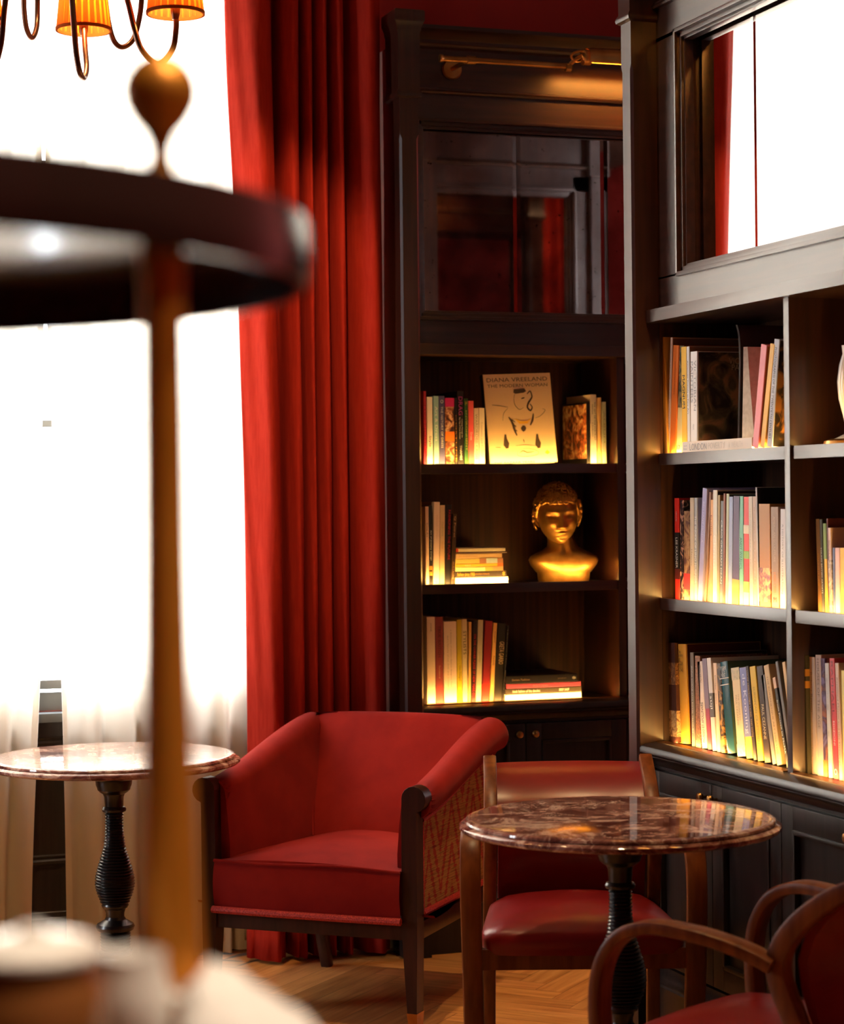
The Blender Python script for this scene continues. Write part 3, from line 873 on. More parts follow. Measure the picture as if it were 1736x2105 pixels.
ink = []
ink.append([(.43, .79), (.44, .825), (.60, .832), (.62, .80), (.58, .785), (.46, .775)])             # hat band
for pts, w_ in (([(.45, .78), (.43, .72), (.44, .65), (.50, .60), (.56, .62)], .003), ([(.10, .66), (.2, .65), (.33, .63)], .004),
                ([(.63, .77), (.68, .80), (.70, .74), (.67, .70), (.64, .67), (.62, .62), (.66, .585), (.69, .62), (.66, .66)], .012),
                ([(.33, .62), (.26, .56), (.24, .48)], .003), ([(.33, .52), (.38, .45), (.40, .38), (.43, .31)], .016), ([(.35, .50), (.42, .46)], .006), ([(.36, .45), (.43, .41)], .006), ([(.38, .39), (.44, .36)], .006),
                ([(.70, .55), (.68, .48), (.64, .42)], .014), ([(.72, .50), (.80, .52), (.88, .58), (.84, .60)], .003), ([(.40, .20), (.55, .205), (.70, .19)], .003),
                ([(.45, .12), (.50, .14), (.56, .12), (.66, .125)], .005), ([(.42, .14), (.42, .09), (.54, .075), (.70, .09), (.72, .13), (.58, .165), (.45, .155)], .002), ([(.52, .27), (.53, .23)], .006), ([(.10, .19), (.18, .185)], .003), ([(.54, .72), (.59, .73)], .007)):
    ink += stroke(curve2(pts), w_)
for cx, cy in ((.26, .22), (.73, .21)):                                                              # two dark flasks
    ink.append([(cx - .012, cy + .11), (cx + .012, cy + .11), (cx + .014, cy + .07), (cx + .045, cy + .01), (cx + .03, cy - .045), (cx - .005, cy - .05), (cx - .04, cy - .01), (cx - .03, cy + .045), (cx - .014, cy + .07)])
ink.append([(.50, .395), (.53, .42), (.56, .415), (.575, .39), (.56, .365), (.53, .35), (.505, .37)])   # bow
flat_polys('cover_drawing', ink, dk, big, -.0006, bw, bh)
flat_polys('cover_drawing', [[(.42, .50), (.5, .47), (.6, .47), (.66, .50), (.6, .44), (.48, .44)], [(.82, .11), (.86, .14), (.9, .11), (.86, .09)]], cover((.85, .50, .03)), big, -.0005, bw, bh)

bk(A, S1, (1208, 1214.6, y1), (1207, 826), .215, black, 'black book showing its painted cover, left of tall cream book', side=(art((.06, .015, .01), (.5, .13, .03), (.8, .55, .25), 26, 1.7), -1, .02, .95, .1, .97))
bk(A, S1, (1215, 1228, y1), (1211.5, 811), .2, cream, 'tall cream book with two lines of small black lettering', [('THE ART OF THE PORTRAIT', .62, .55, .2, INK, 'V', .2), ('PAINTING', .79, .14, .2, INK, 'V', -.15), ('STUDIO', .5, .2, .14, INK, 'V', -.15)])
bk(A, S1, (1229, 1238.8, y1), (1227.5, 817), .19, (.78, .50, .20), 'amber book between cream and grey-green ones on back top shelf', bulge=.004)
bk(A, S1, (1239.4, 1248, y1), (1238.6, 826), .19, (.42, .44, .32), 'grey-green book at the right end of back bookcase top shelf', [('ALBUM', .6, .5, .3, (.2, .2, .14))])

# ---- back bookcase, middle shelf
GROUP[0] = 'books on the middle shelf of the back bookcase'
y2 = 1204
bk(A, S2, (876, 883.4, y2), (874.6, 1041), .2, (.72, .52, .43), 'pinkish cream book at the left end of back middle shelf', [('Coco Art', .70, .18, .5, INK)])
bk(A, S2, (884, 890.6, y2), (883.3, 1039), .2, black, 'thin black book with white script beside pinkish cream book', [('Art of Jewelry Design', .5, .38, .6, LT)], [(.12, .17, ochre), (.19, .24, ochre)])
bk(A, S2, (891, 903.6, y2), (892.6, 1032), .2, (.72, .53, .42), 'tallest pale book on back bookcase middle shelf', [('Women of Style', .7, .3, .2, tan), ('o', .04, .3, .006, tan, 'H')])
bk(A, S2, (904, 914.6, y2), (905, 1038.5), .2, (.60, .42, .25), 'tan book between tall pale and black books, back middle shelf', [('COLLECTIONS', .7, .18, .35, (.3, .3, .15)), ('Twentieth', .5, .1, .3, ochre)])
bk(A, S2, (915, 926.6, y2), (917.6, 1037), .22, black, 'black book with red serif lettering on back middle shelf', [('FASHIONING THE FUTURE', .62, .62, .42, (.50, .015, .03), 'V', .12)])
bk(A, S2, (927, 935, y2), (932, 1057), .2, (.05, .028, .015), 'dark brown leaning book against the stack on back middle shelf', [('Q Poiret', .82, .3, .5, tan), ('GUILLAUME', .2, .25, .4, tan)])
GROUP[0] = 'flat stack of books on the back middle shelf'
zz = S2
for th, pl, pr, d_, c_, lab, tl, bd in (
        (.0235, 937, 1045, .24, (.80, .76, .62), 'thick cream book at the bottom of back middle shelf stack', [('Costume and Fashion', .5, .45, .3, (.6, .52, .3))], []),
        (.0185, 937.5, 1042, .23, (.045, .035, .03), 'charcoal book with gold lettering, second from stack bottom', [('fashion since 1900', .8, .34, .6, gold), ('a modern history', .49, .3, .35, ochre), ('*', .06, .05, .9, gold)], []),
        (.0135, 938, 1035, .22, (.80, .68, .35), 'pale yellow book with green end, third from stack bottom', [], [(0, .22, (.42, .26, .12)), (.22, .38, (.35, .33, .08))]),
        (.0105, 938, 1035, .22, (.80, .48, .05), 'thin amber yellow book, fourth from stack bottom', [('travel', .75, .12, .5, LT)], [(0, .12, (.7, .2, .06))]),
        (.0155, 938.5, 1035, .22, (.80, .62, .16), 'yellow book with pale blue slanted patch in the stack', [], [(0, .12, (.45, .22, .12)), (.12, .36, (.55, .68, .66)), (.36, .5, (.45, .22, .12))]),
        (.0160, 939, 1033, .21, (.75, .52, .25), 'peach tan book, third from the top of the stack', [('the world of interiors', .74, .4, .3, (.65, .3, .1))], []),
        (.0050, 940, 1043, .22, (.10, .05, .03), 'very thin dark book, second from the stack top', [], []),
        (.0110, 939, 1040, .22, (.78, .70, .48), 'cream book with red edge on top of back middle stack', [], [(.96, 1, (.6, .05, .02))])):
    flat(A, zz, th, pl, pr, 1190, d_, c_, lab, tl, bd, ly=.100); zz += th + .0006

# ---- back bookcase, lower shelf
GROUP[0] = 'books on the lower shelf of the back bookcase'
y3 = 1452
bk(A, S3, (879, 896.6, y3), (877.6, 1268.6), .2, (.72, .56, .45), 'pinkish cream book at the left end of back lower shelf', [('CHANEL', .88, .1, .14, INK)])
bk(A, S3, (897, 913, y3), (896.4, 1268.6), .2, (.24, .045, .045), 'maroon book with faded lettering at back lower shelf left', [('TRUE BRITISH', .72, .36, .4, (.1, .03, .03)), ('The Fashion of', .37, .15, .2, tan)])
bk(A, S3, (914, 940.6, y3), (914, 1278), .2, (.72, .56, .47), 'very thick cream book with a column of small print', [('a dictionary of modern fashion designers from', .55, .7, .16, (.32, .24, .18), 'V', .05), ('and a history of cut cloth and ornament', .5, .66, .16, (.32, .24, .18), 'V', -.2)])
bk(A, S3, (941, 951.4, y3), (940.6, 1274), .2, (.50, .40, .02), 'olive yellow book on back bookcase lower shelf', [('Chic Designs', .36, .18, .45, INK)])
bk(A, S3, (951.8, 962.4, y3), (952, 1273), .2, (.62, .52, .32), 'pale book with dark STYLISTS lettering', [('STYLISTS', .72, .28, .6, INK), ('Interpreters', .4, .25, .4, LT)])
bk(A, S3, (963, 968.6, y3), (964.5, 1279), .19, (.62, .36, .12), 'thin orange-brown book right of the pale STYLISTS one')
bk(A, S3, (969, 978, y3), (973.4, 1277), .2, (.02, .012, .012), 'thin black book with red lettering down its spine', [('ON THE CORNER PLEASE OF NEW YORK CITY', .44, .8, .5, (.6, .02, .03))])
bk(A, S3, (978.6, 990, y3), (983, 1275), .2, (.48, .42, .30), 'grey-beige book right of the red-lettered thin black book', [('LOVED', .55, .12, .4, (.3, .26, .18))])
bk(A, S3, (990.6, 1006, y3), (998.4, 1277), .2, (.26, .02, .025), 'deep red book leaning right on back lower shelf', [], [(.03, .22, (.55, .03, .02))])
bk(A, S3, (1007, 1015, y3), (1015, 1281), .19, (.75, .44, .14), 'tan-orange leaning book with Fortuny style lettering', [('Fortuny', .52, .12, .5, INK), ('Delphos', .82, .14, .3, INK)])
bk(A, S3, (1015.6, 1032.6, y3), (1024.4, 1282), .21, (.02, .018, .016), 'black leaning book with bold cream capitals GRETA', [('GRETA GARBO', .62, .29, .58, (.72, .52, .3), 'V', .1)])
bk(A, S3, (1033, 1037.6, y3), (1042.6, 1287), .2, black, 'thin black book leaning beside the flat stack, lower shelf', [('a short history of fashion photography', .55, .8, .4, grey)])
GROUP[0] = 'flat stack of books on the back lower shelf'
zz = S3
for th, pl, pr, d_, c_, lab, tl, bd in (
        (.0225, 1039, 1195.6, .22, (.80, .72, .52), 'pale cream book at the bottom of back lower shelf stack', [], []),
        (.0175, 1040, 1196, .22, (.05, .04, .03), 'dark grey book with white lettering, second from bottom in lower stack', [('black fashion of the dandies', .73, .36, .5, LT), ('BODY SHOP', .23, .13, .5, LT)], []),
        (.0150, 1043, 1195, .22, (.42, .06, .12), 'raspberry pink book, second from top in lower stack', [('BODY PENN', .55, .2, .5, (.55, .15, .2))], []),
        (.0255, 1042, 1188, .24, (.014, .012, .013), 'black book lettered Sixties Fashion on top of lower stack', [('Sixties Fashion', .8, .25, .26, tan), ('Jonathan', .22, .12, .14, (.3, .2, .12)), ('*', .05, .05, .4, LT)], [])):
    flat(A, zz, th, pl, pr, 1435, d_, c_, lab, tl, bd, ly=.100, turn=0); zz += th + .0006

# ---- right bookcase, top shelf
GROUP[0] = 'books on the top shelf of the right bookcase'
bk(B, S1, (1364, 1371.6, 933), (1355.5, 695), .235, ochre, 'tall ochre book at the left end of right top shelf', bulge=.003, rough=.5, ly=.0845, zoff=.003)
bk(B, S1, (1372.4, 1376.4, 932), (1379, 694.5), .24, (.70, .46, .33), 'thin peach book with tiny lettering beside the ochre one', [('American photographs and drawings of the century', .5, .9, .45, (.3, .2, .15))], side=(cover((.30, .17, .10)), 1, .01, .99, .01, .99), ly=.0928)
bk(B, S1, (1376.8, 1388.4, 931), (1384.5, 712), .2, (.82, .20, .03), 'orange book on right top shelf', [('PHOTOGRAPHERS', .7, .3, .2, (.5, .1, .02))], ly=.0935)
bk(B, S1, (1389, 1402, 930), (1395, 713), .16, (.72, .62, .30), 'book with dark palm picture over a cream foot', [('17', .06, .5, .012, INK, 'H')], [(.43, 1.0, art((.02, .03, .02), (.08, .09, .05), (.3, .22, .1), 40, 5.0))], ly=.0975)
bk(B, S1, (1402.8, 1413.4, 929), (1401.6, 713.6), .2, (.84, .48, .03), 'bright yellow book with black capitals on right top shelf', [('MAGNUM', .58, .31, .5, INK)], ly=.0938)
bk(B, S1, (1413.8, 1419.6, 928), (1412.5, 712.7), .235, white, 'thin white book with orange stripe on right top shelf', [('American Travels in Fine Art', .62, .5, .36, INK)], [], side=(cover((.34, .20, .10)), 1, .005, .995, .005, .995), ly=.0942)
low = flat(B, S1 + .0026, .029, 1403.5, 1546.5, 915, .2, (.80, .70, .60), 'wide off-white book lying flat below Victorian picture book', [('LONDON', .76, .25, .62, grey), ('POVERTY', .49, .24, .55, (.62, .55, .48)), ('& WEALTH', .22, .2, .5, (.68, .6, .52)), ('Jack', .95, .05, .18, grey, 'V', .12), ('Brown', .95, .05, .18, grey, 'V', -.15)], ly=.0812)
TOPB = S1 + .0318
vic = bk(B, TOPB, (1420, 1434, 903), (1420, 724), .205, (.80, .76, .72), 'white-spined book with dark painted cover standing on flat book', [('VICTORIAN', .62, .56, .33, grey, 'V', .22), ('PAINTERS', .66, .46, .33, grey, 'V', -.24), ('MAAS', .16, .06, .2, grey)],
         side=(art((.03, .018, .01), (.13, .10, .045), (.42, .20, .09), 13, 2.2), 1, .02, .99, .01, .99), hard=False, ly=.0948)
t_ = [v.co.x for v in vic.data.vertices]; hx = max(t_) + .0011; hh = max(v.co.z for v in vic.data.vertices)
tm_ = cover((.62, .46, .28))
lettering('cover_lettering', 'VICTORIAN', tm_, vic, (hx, .145, hh * .895), (0, 1, 0), (0, 0, 1), .105, .017)
lettering('cover_lettering', 'PAINTERS', tm_, vic, (hx, .145, hh * .825), (0, 1, 0), (0, 0, 1), .088, .015)
# soft-backed book standing half open behind the flat one
l0, zb = on_case(B, 1517, 896, .115); lt, zt = on_case(B, 1516, 668, .115); lr, _ = on_case(B, 1545, 896, .115)
hgt = zt - TOPB; bm = bmesh.new()
cv = catmull([(0, 0, 0), (.006, 0, .35 * hgt), (.012, 0, .7 * hgt), (.008, 0, .9 * hgt), (-.004, 0, hgt)], 5)
loft(bm, [[(p.x, 0, p.z), (p.x + .009, 0, p.z), (p.x + .009, .008, p.z), (p.x + .003, .19, p.z), (p.x, .19, p.z)] for p in cv])
soft = obj('book', bm, cover((.03, .02, .016), .85))
soft.matrix_world = CASE_M[id(B)] @ Matrix.Translation((l0, .115, TOPB + .0005))
tag(soft, 'bent dark softcover with splayed pages standing on the flat book', 'book', GROUP[0])
bm = bmesh.new(); w_ = lr - l0
loft(bm, [[(.017, .004, .001), (w_ * .93, .012, .001), (w_ * .93, .17, .001), (.017, .18, .001)], [(.026, .004, hgt * .55), (w_ * .60, .012, hgt * .55), (w_ * .60, .17, hgt * .55), (.026, .18, hgt * .55)], [(.029, .004, hgt * .80), (.036, .012, hgt * .80), (.036, .17, hgt * .80), (.029, .18, hgt * .80)]])
obj('page_block', bm, M['page'], soft)
bk(B, S1, (1547, 1559.6, 921), (1565, 712), .2, (.86, .24, .27), 'pink book leaning right on right top shelf', side=(cover((.30, .10, .06)), 1, .01, .99, .01, .99), ly=.0825, zoff=.003)
bk(B, S1, (1563, 1572.6, 920), (1584, 710), .2, (.86, .45, .04), 'yellow book leaning right beside the pink one', side=(cover((.30, .14, .03)), 1, .01, .99, .01, .99), ly=.0835, zoff=.003)
bk(B, S1, (1577, 1588, 918), (1592.5, 700), .23, (.50, .50, .54), 'silver-spined book with dark gilded face cover by the divider', [('PHOTOGRAPHS OF THE TWENTIETH CENTURY', .5, .85, .4, INK)], side=(art((.01, .008, .006), (.03, .018, .008), (.45, .2, .04), 17, 8.0), 1, .01, .99, .01, .99), ly=.0845, zoff=.003)

# ---- right bookcase, middle shelf, first bay
GROUP[0] = 'books on the middle shelf of the right bookcase'


def ym(px): return 1235 + (px - 1388) * .0789


def mid(pl, pr, ptl, pyt, d_, c_, lab, *a, **k):
    return bk(B, S2, (pl, pr, ym(pl)), (ptl, pyt), d_, c_, lab, *a, **k)


mid(1388.7, 1398, 1388, 1024, .2, (.72, .03, .02), 'red and black book at the left end of right middle shelf', [('LEE KRASNER', .46, .3, .45, LT), ('edited by', .82, .1, .25, LT)], [(.3, .66, black), (.2, .3, (.10, .015, .012))])
mid(1398.6, 1406, 1398.5, 1028.5, .19, art((.012, .01, .012), (.04, .025, .03), (.55, .3, .22), 45, 4.0), 'dark patterned book beside red and black one, middle shelf')
mid(1406.6, 1418, 1406.4, 1051, .18, art((.45, .30, .16), (.30, .17, .09), (.12, .05, .05), 30, 6.0), 'short tan and brown mottled book on right middle shelf', [], [(.12, .3, (.55, .05, .06))])
mid(1419, 1427.4, 1419, 1023.5, .2, (.55, .46, .34), 'narrow beige book with small lettering on right middle shelf', [('Matisse', .42, .16, .3, (.25, .18, .1))])
mid(1428, 1434, 1428, 1023.5, .2, (.36, .38, .42), 'silver-grey book left of the leaning lavender book', [('THE INDEX OF LINO MUSINGS', .5, .65, .6, white)])
mid(1434.6, 1444, 1445, 1005, .22, (.32, .30, .55), 'lavender book leaning right on right middle shelf', [('BRITTANY MOSCA', .7, .36, .35, (.5, .48, .7))])
mid(1444.6, 1452, 1455, 1012, .2, (.40, .25, .18), 'brown book leaning against the lavender one, right middle shelf', ly=SPINE + .006)
mid(1452.4, 1458.6, 1459.6, 1015, .2, (.46, .29, .19), 'paler brown book behind lavender and brown leaning pair', ly=SPINE + .010)
mid(1459, 1465, 1461.4, 1028, .19, (.70, .34, .12), 'thin orange book beside tall ivory book, middle shelf', [('Erotica', .75, .2, .4, maroon)])
mid(1465.6, 1474.4, 1466.4, 1008, .215, (.74, .71, .62), 'tall ivory book on right middle shelf', [('Christo', .45, .3, .6, (.85, .82, .75))], side=(cover((.05, .04, .03)), 1, .01, .99, .01, .99))
mid(1475, 1479.4, 1476.4, 1018, .18, (.40, .30, .14), 'thin olive-brown book between ivory and slate books')
mid(1480, 1486.4, 1482.3, 1030, .2, (.15, .16, .17), 'slate book with spaced white capitals on middle shelf', [('CRAIG GRAHAM DEAN', .5, .62, .5, LT)])
mid(1486.8, 1490.8, 1487.8, 1014.5, .2, (.25, .07, .04), 'thin russet book between slate and pale green ones')
mid(1491.2, 1496.6, 1494, 1015.5, .2, (.50, .55, .38), 'narrow pale green book on right middle shelf', side=(cover((.07, .055, .03)), 1, .01, .99, .01, .99))
mid(1497, 1505, 1499.6, 1021.7, .2, (.36, .44, .66), 'light blue book on right middle shelf', [('Summer', .45, .2, .3, (.25, .32, .55))])
mid(1505.4, 1519.6, 1508.6, 1021, .2, (.09, .055, .13), 'purple-black book with golden foot on middle shelf', [], [(0, .23, (.68, .36, .06))])
mid(1520.4, 1529, 1520, 1020.2, .2, (.20, .55, .40), 'mint green book with dark capitals on right middle shelf', [('ANDY WARHOL', .47, .30, .6, (.02, .12, .09))])
mid(1529.6, 1540.6, 1529.4, 1021.7, .2, (.70, .035, .03), 'red book with green and cream leaf shapes on middle shelf', [], [(.43, .5, (.25, .42, .06)), (.66, .74, (.75, .62, .45)), (.12, .22, (.45, .45, .1)), (.0, .12, (.75, .42, .42))])
mid(1541.4, 1549.6, 1538.4, 1020.7, .2, (.66, .58, .48), 'cream-grey book right of the red leaf book', [('THE COMPLETE CATALOGUE', .55, .7, .2, (.45, .36, .28))])
mid(1550, 1558, 1546.6, 1020.7, .2, (.58, .44, .34), 'dusty beige book with fine brown lettering on middle shelf', [('Photographer and the Face of Beauty', .5, .8, .24, (.3, .14, .1))])
mid(1558.4, 1561.4, 1553.6, 1001.8, .22, (.62, .62, .64), 'tallest thin black and white book on right middle shelf', side=(cover(black), 1, .004, .996, .004, .996))
mid(1562.4, 1585.6, 1561.6, 1036, .19, (.46, .20, .05), 'thick amber-brown book with castle-like red print', [], [(.05, .38, art((.75, .42, .1), (.45, .12, .03), (.2, .04, .02), 45, 9.0))])
mid(1587, 1602.6, 1585.8, 1042, .19, (.34, .22, .15), 'taupe brown book with orange year numbers', [('1900-1980', .25, .2, .3, (.85, .2, .03)), ('AMERICAN SCULPTURE', .68, .45, .28, (.5, .36, .24)), ('M', .08, .4, .012, INK, 'H')])
mid(1604, 1615.4, 1605, 1047, .19, (.74, .72, .74), 'white book at the right end of first bay middle shelf', [('A HISTORY OF ILLUSTRATION', .5, .7, .3, grey)])

# ---- right bookcase, middle shelf, second bay
GROUP[0] = 'books on the middle shelf of the second bay'


def mid2(pl, pr, ptl, pyt, d_, c_, lab, *a, **k):
    return bk(B, S2, (pl, pr, 1257 + (pl - 1682) * .1), (ptl, pyt), d_, c_, lab, *a, **k)


mid2(1682.7, 1690.4, 1677.5, 1067, .2, (.22, .11, .03), 'dark amber book at the left end of second bay middle shelf', [('MAKING IT NEW', .45, .35, .4, ochre)])
mid2(1691, 1696.6, 1685, 1068, .2, (.06, .06, .045), 'dark olive book with white lettering, second bay middle shelf', [('YOUNG BRITISH ARTISTS', .45, .5, .4, LT)])
mid2(1697.4, 1703, 1693, 1076, .19, (.80, .46, .04), 'thin green-topped yellow book, second bay middle shelf', [], [(.6, 1, (.22, .33, .05))])
mid2(1703.6, 1706.4, 1699.4, 1066, .2, (.12, .03, .025), 'tall thin maroon book, second bay middle shelf')
mid2(1707, 1713, 1702.4, 1085, .19, (.74, .52, .43), 'pale pink book, second bay middle shelf', [('BERENICE WISE', .72, .26, .35, INK)], [(.0, .62, art((.5, .35, .2), (.3, .2, .12), (.65, .5, .3), 40, 2.0))])
mid2(1713.6, 1718, 1712.6, 1126, .16, (.10, .13, .28), 'short slim blue book, second bay middle shelf')
mid2(1718.4, 1728, 1717.2, 1126, .16, (.78, .48, .46), 'short rose pink book, second bay middle shelf')
mid2(1728.6, 1740, 1727.4, 1126, .16, (.82, .48, .05), 'short orange-yellow book, second bay middle shelf')
mid2(1740.6, 1752, 1739.4, 1120, .17, (.5, .06, .05), 'short red book past the orange-yellow one, second bay')

# ---- right bookcase, lower shelf, first bay
GROUP[0] = 'books on the lower shelf of the right bookcase'


def lo(pl, pr, ptl, pyt, d_, c_, lab, *a, **k):
    return bk(B, S3, (pl, pr, 1538 + (pl - 1373) * .247), (ptl, pyt), d_, c_, lab, *a, **k)


lo(1374, 1394, 1367.5, 1321, .235, (.06, .02, .015), 'dark brown book with striped photograph, right lower shelf left end', [('The Life of Lesley Lewis and Friends', .64, .5, .16, tan, 'V', -.35)], [(.06, .32, art((.3, .18, .08), (.55, .38, .2), (.15, .07, .03), 50, 1.0)), (.58, .8, art((.25, .12, .05), (.08, .03, .02), (.4, .2, .08), 60, 7.0))], ly=.0945)
lo(1395, 1418, 1387.6, 1324, .225, (.66, .34, .04), 'thick golden yellow dictionary on right lower shelf', [('The', .925, .26, .010, INK, 'H'), ('Dictionary', .885, .66, .012, INK, 'H'), ('of', .85, .16, .010, INK, 'H'), ('BRITISH', .81, .56, .011, INK, 'H'), ('ARTISTS', .775, .56, .011, INK, 'H'), ('1880-1940', .737, .62, .010, INK, 'H')], bulge=.007, side=(cover((.10, .02, .015)), 1, .02, .99, .004, .996))
lo(1423, 1430, 1419, 1341, .22, (.20, .17, .15), 'grey-brown book with white capitals, right lower shelf', [('JENNA CORNE SAYS ROYAL TREASURY', .5, .72, .42, LT)], side=(cover((.05, .025, .02)), 1, .01, .99, .005, .995))
lo(1431, 1442, 1428.6, 1347.6, .2, art((.35, .16, .08), (.12, .04, .025), (.42, .2, .1), 120, 3.0), 'brown speckled book on right lower shelf')
lo(1444, 1455, 1433.6, 1360, .2, (.80, .64, .54), 'peach white book with black capitals, right lower shelf', [('PETER READ', .86, .2, .4, (.25, .2, .18), 'U'), ('PICASSO ET APOLLINAIRE', .30, .46, .45, INK, 'U')])
lo(1456, 1464.6, 1444.4, 1354, .2, (.30, .05, .09), 'plum red book on right lower shelf', [], [(.45, 1.0, (.22, .16, .22))])
lo(1465.6, 1474.2, 1453, 1353, .2, (.72, .66, .62), 'white and grey book with bold stijl lettering', [('stijl', .52, .14, .62, white)], [(.36, .62, (.12, .11, .12))])
lo(1475, 1482.4, 1466.4, 1363, .19, (.78, .54, .36), 'narrow peach book with small print, right lower shelf', [('Richard Padovan', .78, .16, .28, INK), ('World Space', .6, .12, .28, INK)])
lo(1483.2, 1491.6, 1473.6, 1364, .2, art((.02, .014, .01), (.06, .03, .012), (.6, .3, .06), 36, 12.0), 'black and amber dappled book on right lower shelf')
lo(1493, 1511, 1477.4, 1362, .21, (.02, .085, .11), 'dark teal glossy book with pale title bands', [('TYPOGRAPHY', .93, .7, .010, LT, 'H'), ('AND THE', .89, .4, .010, LT, 'H'), ('PRINT', .85, .5, .010, LT, 'H')], [(.815, .823, LT), (.745, .753, LT)], rough=.18, bulge=.004, side=(cover((.06, .11, .08)), 1, .01, .99, .005, .995))
lo(1517.6, 1534.4, 1503.4, 1373.5, .2, (.74, .60, .36), 'cream book with pale illustrated top and grey capitals', [('PAUL CEZANNE', .52, .34, .2, (.4, .3, .16), 'V', -.1), ('THE WORKS OF', .55, .3, .16, (.4, .3, .16), 'V', .2)], [(.86, 1, art((.5, .42, .25), (.62, .5, .3), (.38, .35, .2), 50, 5.5)), (.0, .14, art((.6, .5, .3), (.7, .6, .4), (.5, .45, .25), 50, 8.5))])
lo(1535.4, 1549, 1521, 1373, .2, (.78, .58, .08), 'yellow book with lavender panel and big lettering', [('de Kooning', .60, .66, .62, (.75, .74, .85))], [(.24, 1.0, (.22, .24, .48))])
lo(1550, 1557, 1532.4, 1370, .2, (.03, .018, .016), 'thin black book right of the lavender-panelled yellow one', [('LOUISE ABERCROMBIE LAUREL AND EDITH', .6, .7, .4, tan)])
lo(1558.6, 1571, 1541, 1371, .2, (.66, .44, .05), 'mustard yellow book with grey capitals, right lower shelf', [('EUROPEAN CRAFTSMEN', .48, .6, .36, (.35, .26, .05))])
lo(1572.6, 1586, 1555.6, 1370, .2, (.035, .018, .012), 'dark brown book with large cream capitals', [('PAUL CEZANNE', .42, .36, .4, (.7, .55, .3))])
lo(1589, 1597, 1564.8, 1388.6, .19, (.22, .20, .19), 'grey book leaning left near the lower shelf divider')
lo(1598, 1609, 1570, 1369, .2, (.64, .44, .22), 'tan leaning book with brown Romanesque lettering', [('THE ROMANESQUE ART 1066-1200', .5, .78, .34, (.3, .17, .07))])
lo(1618, 1624, 1589, 1394, .2, (.03, .025, .025), 'black leaning book with white lettering, right of tan Romanesque book', [('from Picasso to MoMA', .45, .6, .5, LT)], [(.88, 1.0, (.68, .45, .32))])
lo(1626, 1632, 1594, 1361, .19, (.14, .13, .13), 'slate grey leaning book near the lower shelf divider')
lo(1636, 1643, 1608, 1362, .19, (.62, .40, .18), 'tan book leaning against the lower shelf divider')

# ---- right bookcase, lower shelf, second bay
GROUP[0] = 'books on the lower shelf of the second bay'


def lo2(pl, pr, ptl, pyt, d_, c_, lab, *a, **k):
    return bk(B, S3, (pl, pr, 1606 + (pl - 1656) * .25), (ptl, pyt), d_, c_, lab, *a, **k)


lo2(1655.6, 1661.2, 1650, 1346, .21, (.05, .045, .025), 'black book with gold flecks at the left end, second bay lower shelf', [], [(.82, .88, ochre), (.72, .78, ochre)], ly=.096)
lo2(1661.6, 1664.8, 1655, 1346, .22, (.0, .13, .09), 'thin emerald green book, second bay lower shelf')
lo2(1665.4, 1681.6, 1659.4, 1350, .2, (.76, .58, .44), 'broad peach book with grey serif lettering, second bay', [('Robert Ryman', .70, .34, .3, (.35, .27, .22)), ('Critical Texts', .25, .2, .16, (.5, .38, .3))])
lo2(1682, 1694, 1676.6, 1346, .21, (.74, .62, .54), 'off-white book with widely spaced capitals, second bay', [('HOUSES OF THE AGE', .68, .58, .4, (.35, .27, .22))])
lo2(1694.6, 1703, 1687, 1353, .2, art((.25, .2, .4), (.08, .04, .09), (.4, .15, .1), 22, 6.6), 'purple mottled book on second bay lower shelf', [], [(0, .14, (.55, .2, .05))])
lo2(1704.4, 1712.6, 1696, 1363, .2, (.66, .66, .66), 'white book with grey squares pattern, second bay', [(': : : :', .5, .75, .3, grey), ('DESIGN', .8, .2, .2, (.5, .5, .5))])
lo2(1715.4, 1725.6, 1705.6, 1353, .21, (.62, .055, .07), 'rose red book with dark capitals, second bay lower shelf', [('RAPHAEL', .75, .45, .45, (.2, .01, .02)), ('EDIZIONI', .38, .2, .3, LT), ('O', .06, .6, .014, LT, 'H')])
lo2(1726.2, 1734, 1716.8, 1363, .19, (.66, .46, .36), 'dusty pink book beside rose red one, second bay', [('Raymond Mason and the Drawings', .5, .75, .4, (.25, .12, .08))])
lo2(1735, 1750, 1729.6, 1378, .18, (.80, .62, .2), 'pale yellow book by the picture edge, second bay lower shelf')
lo2(1751, 1764, 1746, 1372, .19, (.3, .2, .12), 'brown book beyond the pale yellow one, second bay')


# ------------------------------------------------------------------ white vase on the second bay's top shelf
l0, _ = on_case(B, 1719, 909, .15)
root = empty('vase'); root.matrix_world = CASE_M[id(B)] @ Matrix.Translation((l0 + .066, .15, S1))
tag(root, 'white footed vase with brass foot ring on right second bay top shelf', 'vase')
bm = bmesh.new(); lathe(bm, [(.045, .014), (.030, .020), (.014, .028), (.011, .045), (.016, .07), (.026, .11), (.029, .15), (.024, .19), (.016, .215), (.018, .235), (.015, .235), (.013, .215), (.001, .2)]); obj('vase_body', bm, M['white_ceramic'], root)
bm = bmesh.new(); lathe(bm, [(.058, 0), (.062, .004), (.060, .012), (.046, .0165), (.03, .0165)]); obj('foot_ring', bm, M['brass'], root)


